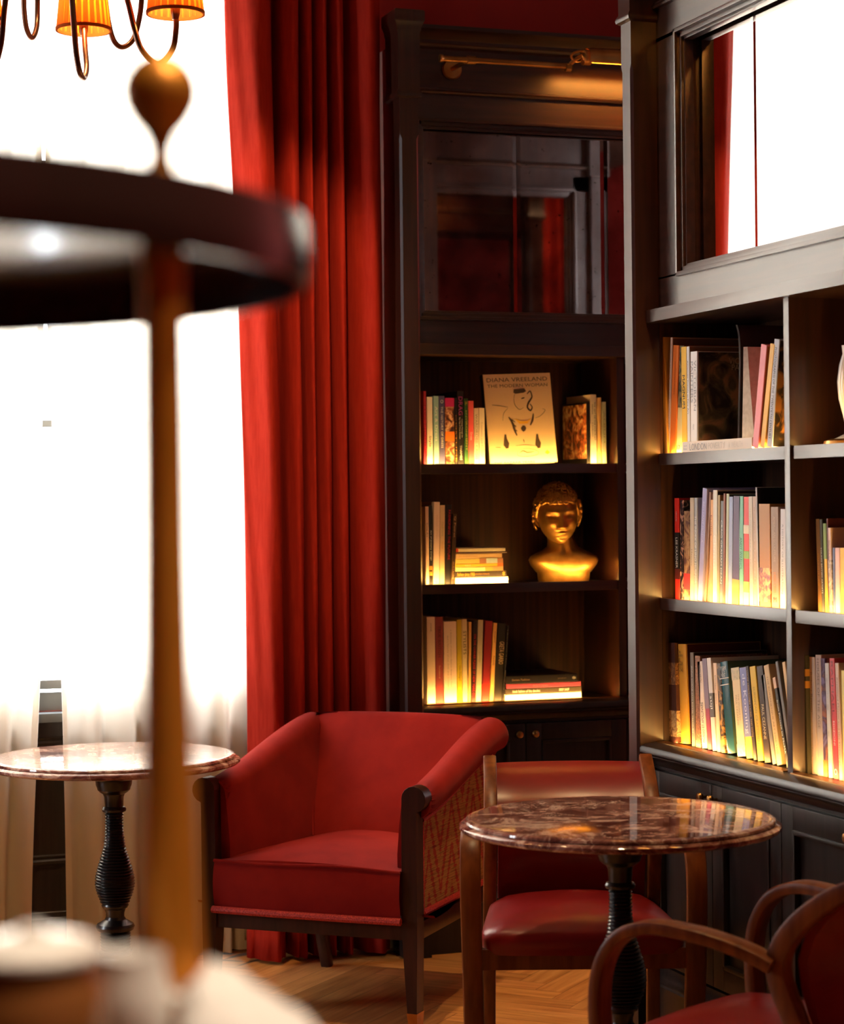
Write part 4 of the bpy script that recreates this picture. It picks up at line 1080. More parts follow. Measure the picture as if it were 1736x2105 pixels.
# ------------------------------------------------------------------ gilded bust
def bust():
    lc, _ = on_case(A, 1163, 1200, .19)
    root = empty('bust'); root.matrix_world = CASE_M[id(A)] @ Matrix.Translation((lc, .205, S2)) @ Matrix.Rotation(R(-14), 4, 'Z')
    tag(root, 'gilded classical bust with curly hair on the back middle shelf', 'bust')
    # shoulders, chest and neck as one continuous shape; faces -y
    prof = [(0, .084, .052, 0, 0), (.004, .087, .054, 0, 0), (.028, .089, .058, 0, 0), (.032, .094, .060, 0, 0), (.055, .112, .064, 0, 0), (.072, .118, .066, 0, 0), (.084, .112, .064, 0, 0), (.094, .094, .060, 0, .002), (.104, .072, .055, 0, .004), (.116, .053, .05, -.002, .006), (.135, .0465, .0475, -.006, .006), (.160, .044, .046, -.012, .004), (.185, .045, .048, -.018, .002), (.205, .044, .05, -.021, .001)]
    bm = bmesh.new(); N = 64; rings = []
    for z, rx, ry, cx, cy in prof:
        ring = []
        for k in range(N):
            a = 2 * math.pi * k / N; ca, sa = math.cos(a), math.sin(a)
            e = 2.0 if z > .1 else 2.5
            x = rx * math.copysign(abs(ca) ** (2 / e), ca); y = ry * math.copysign(abs(sa) ** (2 / e), sa)
            if sa < 0:   # collar bones, the hollow of the throat, neck tendons
                y -= .007 * math.exp(-((z - .088 - abs(x) * .10) / .007) ** 2) * math.exp(-((abs(x) - .045) / .04) ** 2)
                y += .010 * math.exp(-((z - .098) / .012) ** 2) * math.exp(-(x / .012) ** 2)
                y -= .006 * math.exp(-((z - .058) / .016) ** 2) * math.exp(-((abs(x) - .05) / .03) ** 2)
                if z > .1:
                    s_ = (z - .1) / .1; y -= .007 * math.exp(-((abs(x - cx * .5) - (.010 + .028 * s_)) / .008) ** 2)
            ring.append((x + cx, y + cy, z))
        rings.append(ring)
    loft(bm, rings); obj('torso', bm, M['gold'], root, smooth=60)
    # head
    hc = Vector((-.020, -.008, .223)); HS = 1.13; RX, RY, RZ = .0595, .075, .087
    tilt = Matrix.Rotation(R(8), 3, 'X') @ Matrix.Rotation(R(-3), 3, 'Y') @ Matrix.Rotation(R(2), 3, 'Z')

    def g(u, v, u0, v0, su, sv): return math.exp(-((u - u0) / su) ** 2 - ((v - v0) / sv) ** 2)
    bm = bmesh.new(); NU, NV = 140, 120; rings = []
    for j in range(1, NV):
        ph = -math.pi / 2 + math.pi * j / NV; ring = []
        for i in range(NU):
            th = 2 * math.pi * i / NU
            x = RX * math.cos(ph) * math.sin(th); y = -RY * math.cos(ph) * math.cos(th); z = RZ * math.sin(ph)
            if z < 0:   # jaw narrows to the chin
                s_ = -z / RZ; x *= 1 - .22 * s_ ** 2.0; y = y * (1 - .10 * s_) - .010 * s_ * (1 if y < 0 else .2)
            fr = max(0.0, math.cos(th)) if math.cos(th) > 0 else 0.0
            if fr > .05:
                w = smoothstep(fr * 1.6); d = 0.0; ax = abs(x)
                d += .020 * math.exp(-(x / (.0065 + .006 * smoothstep((.012 - z) / .04))) ** 2) * smoothstep((.016 - z) / .045) * smoothstep((z + .036) / .010)   # nose
                d += .005 * g(ax, z, .011, -.027, .005, .006)                                     # nostrils
                d += .006 * g(ax, z, .024, .020, .017, .0055)                                     # brow
                d -= .011 * g(ax, z, .026, .006, .0125, .0085)                                    # eye sockets
                d += .0020 * g(ax, z, .0265, .0045, .0085, .0042)                                 # eyeballs
                d += .0045 * g(ax, z, .0265, .0115, .012, .0022) + .0036 * g(ax, z, .0265, -.0025, .011, .0020)   # lids
                d -= .0018 * g(ax, z, .0265, .0045, .003, .0022)                                  # pupils
                d += .004 * g(ax, z, .033, -.018, .014, .012)                                     # cheekbones
                d -= .003 * g(ax, z, .030, -.040, .010, .012)
                d += .006 * g(x, z, 0, -.047, .018, .010)                                         # mouth mound
                d += .0032 * g(x, z, 0, -.0445, .013, .0022) + .0038 * g(x, z, 0, -.0525, .011, .003) # lips
                d -= .0030 * g(x, z, 0, -.0482, .015, .0014)
                d -= .0035 * g(x, z, 0, -.060, .014, .004)
                d += .009 * g(x, z, 0, -.073, .015, .010)                                         # chin
                y -= d * w
            ring.append(hc + tilt @ (Vector((x, y, z)) * HS))
        rings.append(ring)
    loft(bm, rings); obj('head', bm, M['gold'], root, smooth=70)
    # ears
    for sx in (-1, 1):
        bm = bmesh.new()
        pts = catmull([(sx * .057, .004, -.026), (sx * .063, .008, -.020), (sx * .067, .012, -.004), (sx * .067, .016, .010), (sx * .063, .008, .016), (sx * .059, .002, .008)], 6)
        tube(bm, [hc + tilt @ (Vector(p) * HS) for p in pts], [.0055 - .0025 * k / len(pts) for k in range(len(pts))], 10)
        tube(bm, [hc + tilt @ (Vector(p) * HS) for p in ((sx * .055, .008, -.02), (sx * .062, .012, -.004), (sx * .056, .012, .012))], [.006, .008, .006], 10)
        obj('ear', bm, M['gold'], root, smooth=70)
    # hair: a cap of short curled locks
    bm = bmesh.new(); rnd = random.Random(11)
    rings = []
    for j in range(0, 46):
        ph = R(-22) + R(112) * j / 46; ring = []
        for i in range(100):
            th = 2 * math.pi * i / 100
            c = math.cos(th)                                        # 1 at the face
            lim = lerp(R(-22), R(33), smoothstep((c + .35) / .85)); pe = max(ph, lim)
            k = 1.075 + .018 * math.sin(9 * th + 4 * math.sin(7 * pe)) * math.sin(13 * pe + 1.5 * math.sin(5 * th)) + .012 * math.sin(23 * th + 17 * pe)
            k = lerp(.93, k, smoothstep((ph - lim + R(4)) / R(9)))
            ring.append(hc + tilt @ (Vector((RX * 1.10 * k * math.cos(pe) * math.sin(th), -RY * .99 * k * math.cos(pe) * math.cos(th) + .003, RZ * 1.0 * k * math.sin(pe))) * HS))
        rings.append(ring)
    loft(bm, rings)
    for n in range(170):                                            # curls
        th = rnd.uniform(-math.pi, math.pi); c = math.cos(th)
        lo_ = lerp(R(-20), R(33), smoothstep((c + .35) / .85))
        ph = lo_ + (R(80) - lo_) * rnd.random() ** 2.2
        k = 1.10
        p0 = Vector((RX * 1.10 * k * math.cos(ph) * math.sin(th), -RY * k * math.cos(ph) * math.cos(th) + .003, RZ * 1.02 * k * math.sin(ph)))
        p0 = p0 * .955; nrm = Vector((p0.x / RX ** 2, p0.y / RY ** 2, p0.z / RZ ** 2)).normalized()
        u = nrm.cross(Vector((0, 0, 1))).normalized(); v = nrm.cross(u); sgn = rnd.choice((-1, 1)); r0 = rnd.uniform(.009, .0145); a0 = rnd.uniform(0, 6.28)
        pts = []
        for q in range(15):
            a = a0 + sgn * q * .52; r = r0 * (1 - q / 17)
            pts.append(hc + tilt @ ((p0 + u * r * math.cos(a) + v * r * math.sin(a) + nrm * (.001 + .006 * q / 14)) * HS))
        tube(bm, pts, [.0044 * (1 - .45 * q / 14) for q in range(15)], 7)
    obj('hair', bm, M['gold'], root, smooth=60)


bust()

# ------------------------------------------------------------------ curtains
def drape(name, label, cat, xs_profile, m, z0, z1, edge=None, group=None, hem=None, trail=None):
    """pleated cloth: xs_profile = list of (x, y) along the plan curve; edge(z) shifts the left side"""
    prof = catmull([(x, y, 0) for x, y in xs_profile], 7); n = len(prof)
    zs = [z0 + (z1 - z0) * (k / 44) for k in range(45)]
    bm = bmesh.new(); grid = []
    xmin, xmax = prof[0].x, prof[-1].x
    for z in zs:
        row = []
        for i, p in enumerate(prof):
            u = (p.x - xmin) / (xmax - xmin)
            dx = edge(z, u) if edge else 0.0
            wob = .004 * math.sin(3.1 * z + i * .35) + .003 * math.sin(7.3 * z + i * .8)
            low = max(0.0, (.35 - (z - z0)) / .35)
            row.append(bm.verts.new((p.x + dx, p.y + wob - low * .012 * math.sin(i * .9), z)))
        grid.append(row)
    for a, b in zip(grid[:-1], grid[1:]):
        for i in range(n - 1): bm.faces.new((a[i], a[i + 1], b[i + 1], b[i]))
    o = obj(name, bm, m, smooth=180)
    sd = o.modifiers.new('thickness', 'SOLIDIFY'); sd.thickness = .003 if m is not M['sheer'] else .0006; sd.offset = 0
    if hem:
        bm = bmesh.new()
        for zz0, zz1 in hem:
            lo_, hi_ = [], []
            for i, p in enumerate(prof):
                u = (p.x - xmin) / (xmax - xmin)
                for lst, z in ((lo_, zz0), (hi_, zz1)):
                    dx = edge(z, u) if edge else 0.0
                    low = max(0.0, (.35 - (z - z0)) / .35)
                    lst.append(bm.verts.new((p.x + dx, p.y + .004 * math.sin(3.1 * z + i * .35) + .003 * math.sin(7.3 * z + i * .8) - low * .012 * math.sin(i * .9) - .002, z)))
            for i in range(n - 1): bm.faces.new((lo_[i], lo_[i + 1], hi_[i + 1], hi_[i]))
        obj('hem', bm, M['hem'], o, smooth=180)
    return tag(o, label, cat, group)


M['hem'] = noisy('stitched_hem', (0.50, 0.36, 0.22), (0.60, 0.45, 0.29), (80, 80, 80), rough=0.9)


def px_x(px, y, py=900):
    d = ray(px, py); t = (y - CAM_P.y) / d.y; return (CAM_P + d * t).x


# red curtain: folds placed at the creases the photo shows
cr = [505, 583, 625, 650, 682, 716, 797]
yy = 6.60; prof = []
for k in range(len(cr) - 1):
    a, b = px_x(cr[k], yy), px_x(cr[k + 1], yy); w = b - a; dpt = .035 + w * .35
    prof += [(a + .004, yy + .05), (a + w * .18, yy + .012 - dpt * .5), (a + w * .5, yy - dpt), (a + w * .82, yy - dpt * .35), (a + w * .96, yy + .05)]
prof = [(prof[0][0] - .012, yy + .02)] + prof[1:]


def red_edge(z, u):
    k = max(0.0, 1 - u * 2.6)
    return k * (-.035 * smoothstep((z - 2.0) / 1.3) + .010 * math.sin(z * 1.7))


drape('velvet_curtain', 'tall red velvet curtain in deep folds between window and back bookcase', 'curtain', prof, M['curtain'], .012, 3.42, red_edge, 'red velvet curtains')


def folds(x0, x1, y, n, amp, seed):
    r = random.Random(seed); out = []
    for k in range(n * 2 + 1):
        t = k / (n * 2); out.append((x0 + (x1 - x0) * t + (r.uniform(-.3, .3) * (x1 - x0) / n / 2 if 0 < k < n * 2 else 0), y + (amp if k % 2 else -amp) * r.uniform(.6, 1.3)))
    return out


drape('velvet_curtain', 'red velvet curtain on the far left side of the window', 'curtain', folds(-.02, .40, 6.60, 6, .05, 5), M['curtain'], .012, 3.42, None, 'red velvet curtains')
drape('velvet_curtain', 'red velvet curtain in the alcove right of the back bookcase', 'curtain', folds(3.80, 4.35, 6.58, 7, .05, 8), M['curtain'], .012, 3.42, None, 'red velvet curtains')
drape('sheer_curtain', 'white sheer window curtain right of the narrow gap, behind left table', 'curtain', folds(1.125, 1.76, 6.735, 6, .020, 3), M['sheer'], .012, 3.40,
      lambda z, u: (1 - u) * (.018 - .02 * smoothstep((z - .2) / 1.6) - .02 * smoothstep((z - 1.3) / .8)), 'white sheer curtains', hem=None)
drape('sheer_curtain', 'white sheer window curtain at the picture edge, left of the narrow gap', 'curtain', folds(.32, 1.065, 6.735, 7, .020, 4), M['sheer'], .012, 3.40,
      lambda z, u: u * (-.035 + .045 * smoothstep((z - .05) / 1.2) + .015 * smoothstep((z - 1.3) / .8)), 'white sheer curtains', hem=None)
# stitched edge hems beside the gap, and bottom hems
sheers = [o for o in COL.objects if o.name.startswith('sheer_curtain')]
for o, side in zip(sheers, (0, -1)):
    rows = 45; me = o.data; n = len(me.vertices) // rows; bm = bmesh.new(); L_, R_ = [], []
    for r in range(rows):
        i0 = r * n if side == 0 else r * n + n - 1; i1 = r * n + 2 if side == 0 else r * n + n - 3
        a, b = me.vertices[i0].co, me.vertices[i1].co
        d = (b - a); d.normalize()
        L_.append(bm.verts.new(a + Vector((0, -.0015, 0)))); R_.append(bm.verts.new(a + d * .022 + Vector((0, -.0015, 0))))
    for k in range(rows - 1): bm.faces.new((L_[k], R_[k], R_[k + 1], L_[k + 1]))
    lo_ = [bm.verts.new(me.vertices[i].co + Vector((0, -.0016, 0))) for i in range(n)]
    hi_ = [bm.verts.new(me.vertices[i].co + Vector((0, -.0016, .095))) for i in range(n)]
    for i in range(n - 1): bm.faces.new((lo_[i], lo_[i + 1], hi_[i + 1], hi_[i]))
    obj('hem', bm, M['sheer'], o, smooth=180)
bm = bmesh.new(); tube(bm, [(-.1, 6.66, 3.45), (2.17, 6.66, 3.45)], .014, 14)
for x in (-.1, 2.17): tube(bm, [(x - .02, 6.66, 3.45), (x + .02, 6.66, 3.45)], .026, 14)
for x in (0.0, 2.1): tube(bm, [(x, 6.66, 3.45), (x, YF, 3.45)], .008, 10)
tag(obj('curtain_rod', bm, M['brass']), 'brass curtain rod above the window', 'curtain rod')


# ------------------------------------------------------------------ round marble tables
def make_table(label, loc, rot):
    root = empty('bistro_table', loc, rot); tag(root, label, 'table', 'round marble tables')
    r = .358
    bm = bmesh.new()
    lathe(bm, [(r - .035, .720), (r - .018, .7205), (r - .006, .7235), (r - .0005, .7290), (r - .001, .7345), (r - .006, .7385), (r - .013, .7400), (r - .015, .7412), (r - .013, .7425), (r - .015, .7470), (r - .022, .7498), (r - .03, .7502), (.001, .7502)], 128)
    obj('table_top', bm, M['marble'], root)
    prof = [(.11, .708), (.11, .720), (.06, .720)][:0] + [(.052, .7195), (.0505, .706), (.047, .697), (.046, .692), (.040, .686), (.031, .680), (.0275, .672), (.0265, .655), (.026, .645), (.031, .643), (.0345, .637), (.033, .631), (.027, .628)]
    z = .626

    def ridge(z, r0): return [(r0 - .0035, z), (r0, z - .0028), (r0 + .0002, z - .0046), (r0 - .003, z - .0074)]
    while z > .375:
        r0 = interp([.375, .385, .40, .425, .45, .475, .50, .535, .58, .626], [.0410, .043, .050, .0565, .0555, .050, .042, .0315, .0265, .0265], z); prof += ridge(z, r0); z -= .0082
    prof += [(.036, z), (.0385, z - .006), (.036, z - .012), (.030, z - .016), (.026, z - .028), (.0255, z - .038), (.030, z - .046), (.040, z - .052)]
    z -= .052
    prof += [(.051, z - .006), (.0545, z - .014), (.051, z - .023), (.043, z - .028)]; z -= .030
    while z > .13:
        prof += ridge(z, .0425 + .004 * (z < .2)); z -= .0082
    prof += [(.046, z), (.052, z - .008), (.055, z - .02), (.05, z - .03), (.062, .075), (.10, .055), (.17, .035), (.215, .028), (.225, .02), (.225, .0)]
    prof = [(.056, .7195), (.056, .684)] + [(r_, z_ - .039 if z_ > .20 else z_) for r_, z_ in prof]
    prof = [q for i, q in enumerate(prof) if i == 0 or q[1] <= prof[i - 1][1] + .002]
    bm = bmesh.new(); lathe(bm, prof, 56); obj('pedestal', bm, M['ebony'], root, smooth=28)
    bm = bmesh.new(); box(bm, -.12, .12, -.025, .025, .705, .7195, .003); box(bm, -.025, .025, -.12, .12, .705, .7195, .003); obj('mounting_cross', bm, M['ebony'], root)
    return root


tl = floor_xy((228 - 868) / F_PX * 6.04, 6.04); tr = floor_xy((1268 - 868) / F_PX * 4.76, 4.76)
make_table('round marble table by the window with black ridged pedestal, left of red armchair', (tl.x, tl.y, 0), .6)
make_table('round marble table in front of the leather chair, reflecting the lit books', (tr.x, tr.y, 0), 2.1)


# ------------------------------------------------------------------ red velvet armchair
def armchair():
    root = empty('armchair', (1.692 - .944 * .022, 5.772 + .329 * .022, 0), R(-41.3)); tag(root, 'red velvet armchair with scrolled wooden arm fronts beside the curtain', 'armchair')
    wood = M['mahogany']

    def post(sx):
        # front leg and arm front in one piece of wood, seen from the front as (x, z)
        xi, xo = .288, .332
        cz, cr_ = .640, .036
        cx = .328
        out = [(xi + .012, .05), (xi - .002, .27), (xi, .60), (xi + .001, cz)]
        for k in range(0, 12):
            a = math.pi - math.pi * 1.42 * k / 11; out.append((cx - .004 + cr_ * math.cos(a), cz + cr_ * math.sin(a)))
        out += [(xo, .590), (xo, .40), (xo, .27), (xo - .004, .05)]
        bm = bmesh.new(); prism_y(bm, [(sx * x, z) for x, z in out], -.028, .022)
        bmesh.ops.bevel(bm, geom=[e for e in bm.edges if e.calc_length() > .02 or True][:0], offset=.001)
        o = obj('front_leg', bm, wood, root)
        bv = o.modifiers.new('soft_edges', 'BEVEL'); bv.width = .003; bv.segments = 2; bv.limit_method = 'ANGLE'
        bm = bmesh.new(); loft(bm, [[(sx * x, y, z) for x, y in ((.303, -.022), (.327, -.022), (.327, .016), (.303, .016))] if z == 0 else [(sx * x, y, z) for x, y in ((.2985, -.0295), (.3295, -.0295), (.3295, .0235), (.2985, .0235))] for z in (0, .052)])
        obj('ferrule', bm, M['brass'], o)

    def rear(sx):
        bm = bmesh.new()
        sweep(bm, [(sx * .25, .58, .34), (sx * .255, .60, .22), (sx * .26, .635, .10), (sx * .262, .67, .0)], (1, 0, 0), [(.046, .05), (.044, .046), (.038, .040), (.032, .034)]); obj('rear_leg', bm, wood, root)
    for s in (-1, 1): post(s); rear(s)
    bm = bmesh.new()
    box(bm, -.288, .288, -.022, .010, .250, .298, .003)
    for s in (-1, 1): sweep(bm, [(s * .315, .01, .274), (s * .305, .35, .274), (s * .28, .60, .274)], (1, 0, 0), (.03, .05), .1)
    box(bm, -.28, .28, .585, .62, .25, .30, .003); obj('seat_rail', bm, wood, root)

    # seat: sprung front, crowned top, piped edge
    def half(y): return lerp(.286, .20, smoothstep(y / .50))
    bm = bmesh.new(); NX, NY = 24, 24; top = []
    for j in range(NY + 1):
        y = -.036 + .52 * j / NY; row = []
        for i in range(NX + 1):
            u = -1 + 2 * i / NX; x = u * half(max(0, y))
            row.append(bm.verts.new((x, y - .010 * (1 - u * u) * max(0, 1 - j / 5), .440 + .036 * (1 - abs(u) ** 2.6) * math.sin(math.pi * min(1, .04 + j / NY * .75)) ** .6 + .004 * (1 - u * u))))
        top.append(row)
    for a, b in zip(top[:-1], top[1:]):
        for i in range(NX): bm.faces.new((a[i], a[i + 1], b[i + 1], b[i]))
    prev = top[0]
    for k in range(1, 8):
        z = .440 - .130 * k / 7; row = []
        for i in range(NX + 1):
            u = -1 + 2 * i / NX; row.append(bm.verts.new((u * .287, -.036 - .010 * (1 - u * u) - .010 * math.sin(math.pi * k / 7), z)))
        for i in range(NX): bm.faces.new((prev[i], prev[i + 1], row[i + 1], row[i]))
        prev = row
    obj('seat', bm, M['velvet'], root, smooth=60)
    bm = bmesh.new(); tube(bm, [(u * .287, -.037 - .010 * (1 - u * u), .441 + .004 * (1 - u * u) + .003 * math.sin(u * 4)) for u in [-1 + 2 * k / 30 for k in range(31)]], .0048, 8); obj('piping', bm, M['velvet'], root)
    bm = bmesh.new(); tube(bm, [(u * .290, -.043 - .006 * (1 - u * u), .305) for u in [-1 + 2 * k / 30 for k in range(31)]], .0105, 10); obj('braid', bm, M['braid'], root)

    # arms: wall of upholstery rolling outwards at the top, sweeping up to the back
    def arm_line(s_): return lerp(.668, .800, smoothstep(s_ * .80 + .10) * 1.06 - .03)

    def arm(sx):
        bm = bmesh.new(); rings = []
        for j in range(26):
            s_ = j / 25; y = lerp(.018, .655, s_)
            zt = arm_line(s_); rr = lerp(.044, .054, s_)
            xb = lerp(.268, .165, smoothstep(s_)); xt = lerp(.272, .245, s_); xr = xt + rr
            lean = 0.0
            zc = zt - rr
            P = [(xb + .10, .31), (xb - .005, .31), (xb - .010, .40), (lerp(xb, xt, .35) - .012, lerp(.40, zc, .35)), (lerp(xb, xt, .75) - .006, lerp(.40, zc, .75)), (xt, zc)]
            for k in range(1, 20):
                a = math.pi - math.pi * 1.22 * k / 19; P.append((xr + rr * math.cos(a), zc + rr * math.sin(a)))
            xo = lerp(.318, .300, s_)
            P += [(xr + .012, zc - rr * .95), (xo, zc - rr * 1.35), (xo, .42), (xo - .004, .31)]
            rings.append([(sx * x, y, z) for x, z in P])
        # rounded ends
        def shrink(r, f, dy): 
            cx = sum(p[0] for p in r) / len(r); cz = sum(p[2] for p in r) / len(r); return [(cx + (p[0] - cx) * f, p[1] + dy, cz + (p[2] - cz) * f) for p in r]
        rings = [shrink(rings[0], .97, -.008)] + rings + [shrink(rings[-1], .985, .012), shrink(rings[-1], .93, .026), shrink(rings[-1], .80, .034)]
        loft(bm, rings); a_ = obj('arm', bm, M['velvet'], root, smooth=60)
        # gathers round the front of the roll
        bm = bmesh.new(); zc = .668 - .044; xr = .272 + .044
        for k in range(15):
            t = math.pi * 1.05 - math.pi * 1.25 * k / 14; c, s2 = math.cos(t), math.sin(t)
            tube(bm, [(sx * (xr + .032 * c), .0125, zc + .032 * s2), (sx * (xr + .0445 * c), .020, zc + .0445 * s2), (sx * (xr + .0455 * c), .050, zc + .0455 * s2)], [.0022, .0022, .0004], 6)
        obj('gathers', bm, M['velvet'], a_)
        # outer side covered in patterned cloth, edged with braid
        bm = bmesh.new(); lo_, hi_ = [], []
        for j in range(26):
            s_ = j / 25; y = lerp(.035, .640, s_); zt = arm_line(s_); rr = lerp(.044, .054, s_); xo = lerp(.320, .3035, s_)
            lo_.append((sx * xo, y, .325)); hi_.append((sx * (xo + .001), y, zt - rr * 2.2))
        va = [bm.verts.new(p) for p in lo_]; vb = [bm.verts.new(p) for p in hi_]
        for i in range(25): bm.faces.new((va[i], va[i + 1], vb[i + 1], vb[i]))
        obj('side_panel', bm, M['ikat'], root)
        bm = bmesh.new(); tube(bm, [Vector(p) + Vector((sx * .003, 0, -.008)) for p in lo_], .010, 8); tube(bm, [Vector(lo_[0]) + Vector((sx * .003, -.004, -.008)), Vector(hi_[0]) + Vector((sx * .003, -.004, 0))], .008, 8); tube(bm, [Vector(p) + Vector((sx * .004, 0, .004)) for p in hi_], .006, 8)
        obj('braid', bm, M['braid'], root)
    for s in (-1, 1): arm(s)
    # back
    bm = bmesh.new(); rings = []
    for j in range(25):
        u = -1 + 2 * j / 24; rg = []
        for z, yf, hw in ((.36, .400, .20), (.45, .410, .20), (.55, .462, .225), (.65, .528, .243), (.72, .574, .255), (.765, .604, .270), (.787, .622, .275), (.799, .640, .277), (.802, .655, .277), (.797, .672, .277), (.780, .686, .275), (.70, .692, .262), (.52, .672, .255), (.33, .640, .25)):
            crown = .006 * (1 - u * u) if z > .7 else 0
            rg.append((u * hw, yf + (.016 * u * u if yf < .65 else -.018 * u * u * u * u), z + crown))
        rings.append(rg)
    loft(bm, rings); obj('backrest', bm, M['velvet'], root, smooth=60)
    for s in (-1, 1):
        bm = bmesh.new(); tube(bm, [(s * .188, .418, .452), (s * .212, .466, .55), (s * .232, .531, .65), (s * .246, .577, .72), (s * .254, .610, .768)], .0035, 8); obj('seam_piping', bm, M['velvet'], root)
    return root


armchair()


# ------------------------------------------------------------------ leather dining armchairs
def leather_chair(label, loc, rot):
    root = empty('dining_chair', loc, rot); tag(root, label, 'chair', 'wooden armchairs with oxblood leather')
    wood = M['chair_wood']
    for s in (-1, 1):
        # bentwood front leg running up into the arm
        pts = catmull([(s * .262, .030, 0), (s * .264, .012, .20), (s * .268, -.006, .40), (s * .270, -.012, .50), (s * .270, .000, .575), (s * .268, .040, .632), (s * .263, .105, .657), (s * .256, .185, .655), (s * .245, .245, .645), (s * .230, .300, .628), (s * .222, .345, .610)], 6)
        n = len(pts); sz = [(.050, lerp(.032, .026, min(1, k / (n * .3))) if k < n * .4 else .025) for k in range(n)]
        bm = bmesh.new(); sweep(bm, pts, (1, 0, 0), sz, .28); obj('arm', bm, wood, root, smooth=40)
        # rear leg bowing up to the arm joint, then the raked back post
        pts = catmull([(s * .215, .500, 0), (s * .214, .470, .18), (s * .212, .435, .36), (s * .211, .392, .49), (s * .210, .350, .585), (s * .209, .355, .640), (s * .208, .397, .695), (s * .206, .458, .742), (s * .205, .522, .774)], 6)
        bm = bmesh.new(); sweep(bm, pts, (1, 0, 0), [(.034, .030 + .010 * math.sin(math.pi * k / len(pts))) for k in range(len(pts))], .14); obj('back_post', bm, wood, root, smooth=40)
    bm = bmesh.new()
    box(bm, -.246, .246, -.006, .020, .335, .385, .003); box(bm, -.20, .20, .425, .45, .335, .385, .003)
    for s in (-1, 1): sweep(bm, [(s * .240, .0, .36), (s * .205, .44, .36)], (1, 0, 0), (.024, .05), .1)
    obj('seat_rail', bm, wood, root)
    # leather seat
    bm = bmesh.new(); rings = []
    for z, e, cr_ in ((.372, .0, 0), (.385, .006, 0), (.405, .008, 0), (.420, .004, 0), (.430, -.010, .0), (.438, -.030, .006), (.444, -.070, .014), (.448, -.12, .022), (.450, -.17, .026)):
        ring = []
        for k in range(56):
            a = 2 * math.pi * k / 56; ca, sa = math.cos(a), math.sin(a); pw = 2 / 9.0 if e > -.05 else 2 / (9 - 5 * min(1, (-e - .05) / .1))
            u = math.copysign(abs(ca) ** pw, ca); v = math.copysign(abs(sa) ** pw, sa)
            y = .210 + v * (.222 + e); hw = lerp(.243, .203, (y + .01) / .45) + e
            ring.append((u * hw, y - (.012 * (1 - u * u) if v < 0 else 0), z + cr_ * (1 - .3 * u * u)))
        rings.append(ring)
    loft(bm, rings); obj('seat', bm, M['leather'], root, smooth=50)
    # padded back between the posts, curved with them
    bm = bmesh.new(); rings = []
    zs = [(.425, .432), (.46, .422), (.52, .390), (.57, .375), (.62, .370), (.665, .385), (.70, .412), (.74, .464), (.767, .512)]
    path = [(y, z) for z, y in zs]
    for j in range(19):
        u = -1 + 2 * j / 18; ring = []
        bow = .03 * (1 - u * u); end = .012 * (1 - abs(u) ** 6)
        for i, (y, z) in enumerate(path):
            k = math.sin(math.pi * i / (len(path) - 1)) ** .4 if 0 < i < len(path) - 1 else 0
            ring.append((u * .1895, y - .004 + bow - end * k + .010, z))
        for i, (y, z) in reversed(list(enumerate(path))):
            k = math.sin(math.pi * i / (len(path) - 1)) ** .4 if 0 < i < len(path) - 1 else 0
            ring.append((u * .1895, y + .016 + bow + end * .6 * k + .010, z - .002))
        rings.append(ring)
    loft(bm, rings); obj('backrest', bm, M['leather'], root, smooth=50)
    return root


leather_chair('wooden armchair with red leather back, behind the right marble table', (2.035, 4.70, 0), R(-19.2))
leather_chair('wooden armchair at the lower right corner, seen from behind with curved arm loops', (1.887, 3.851, 0), R(209.4))

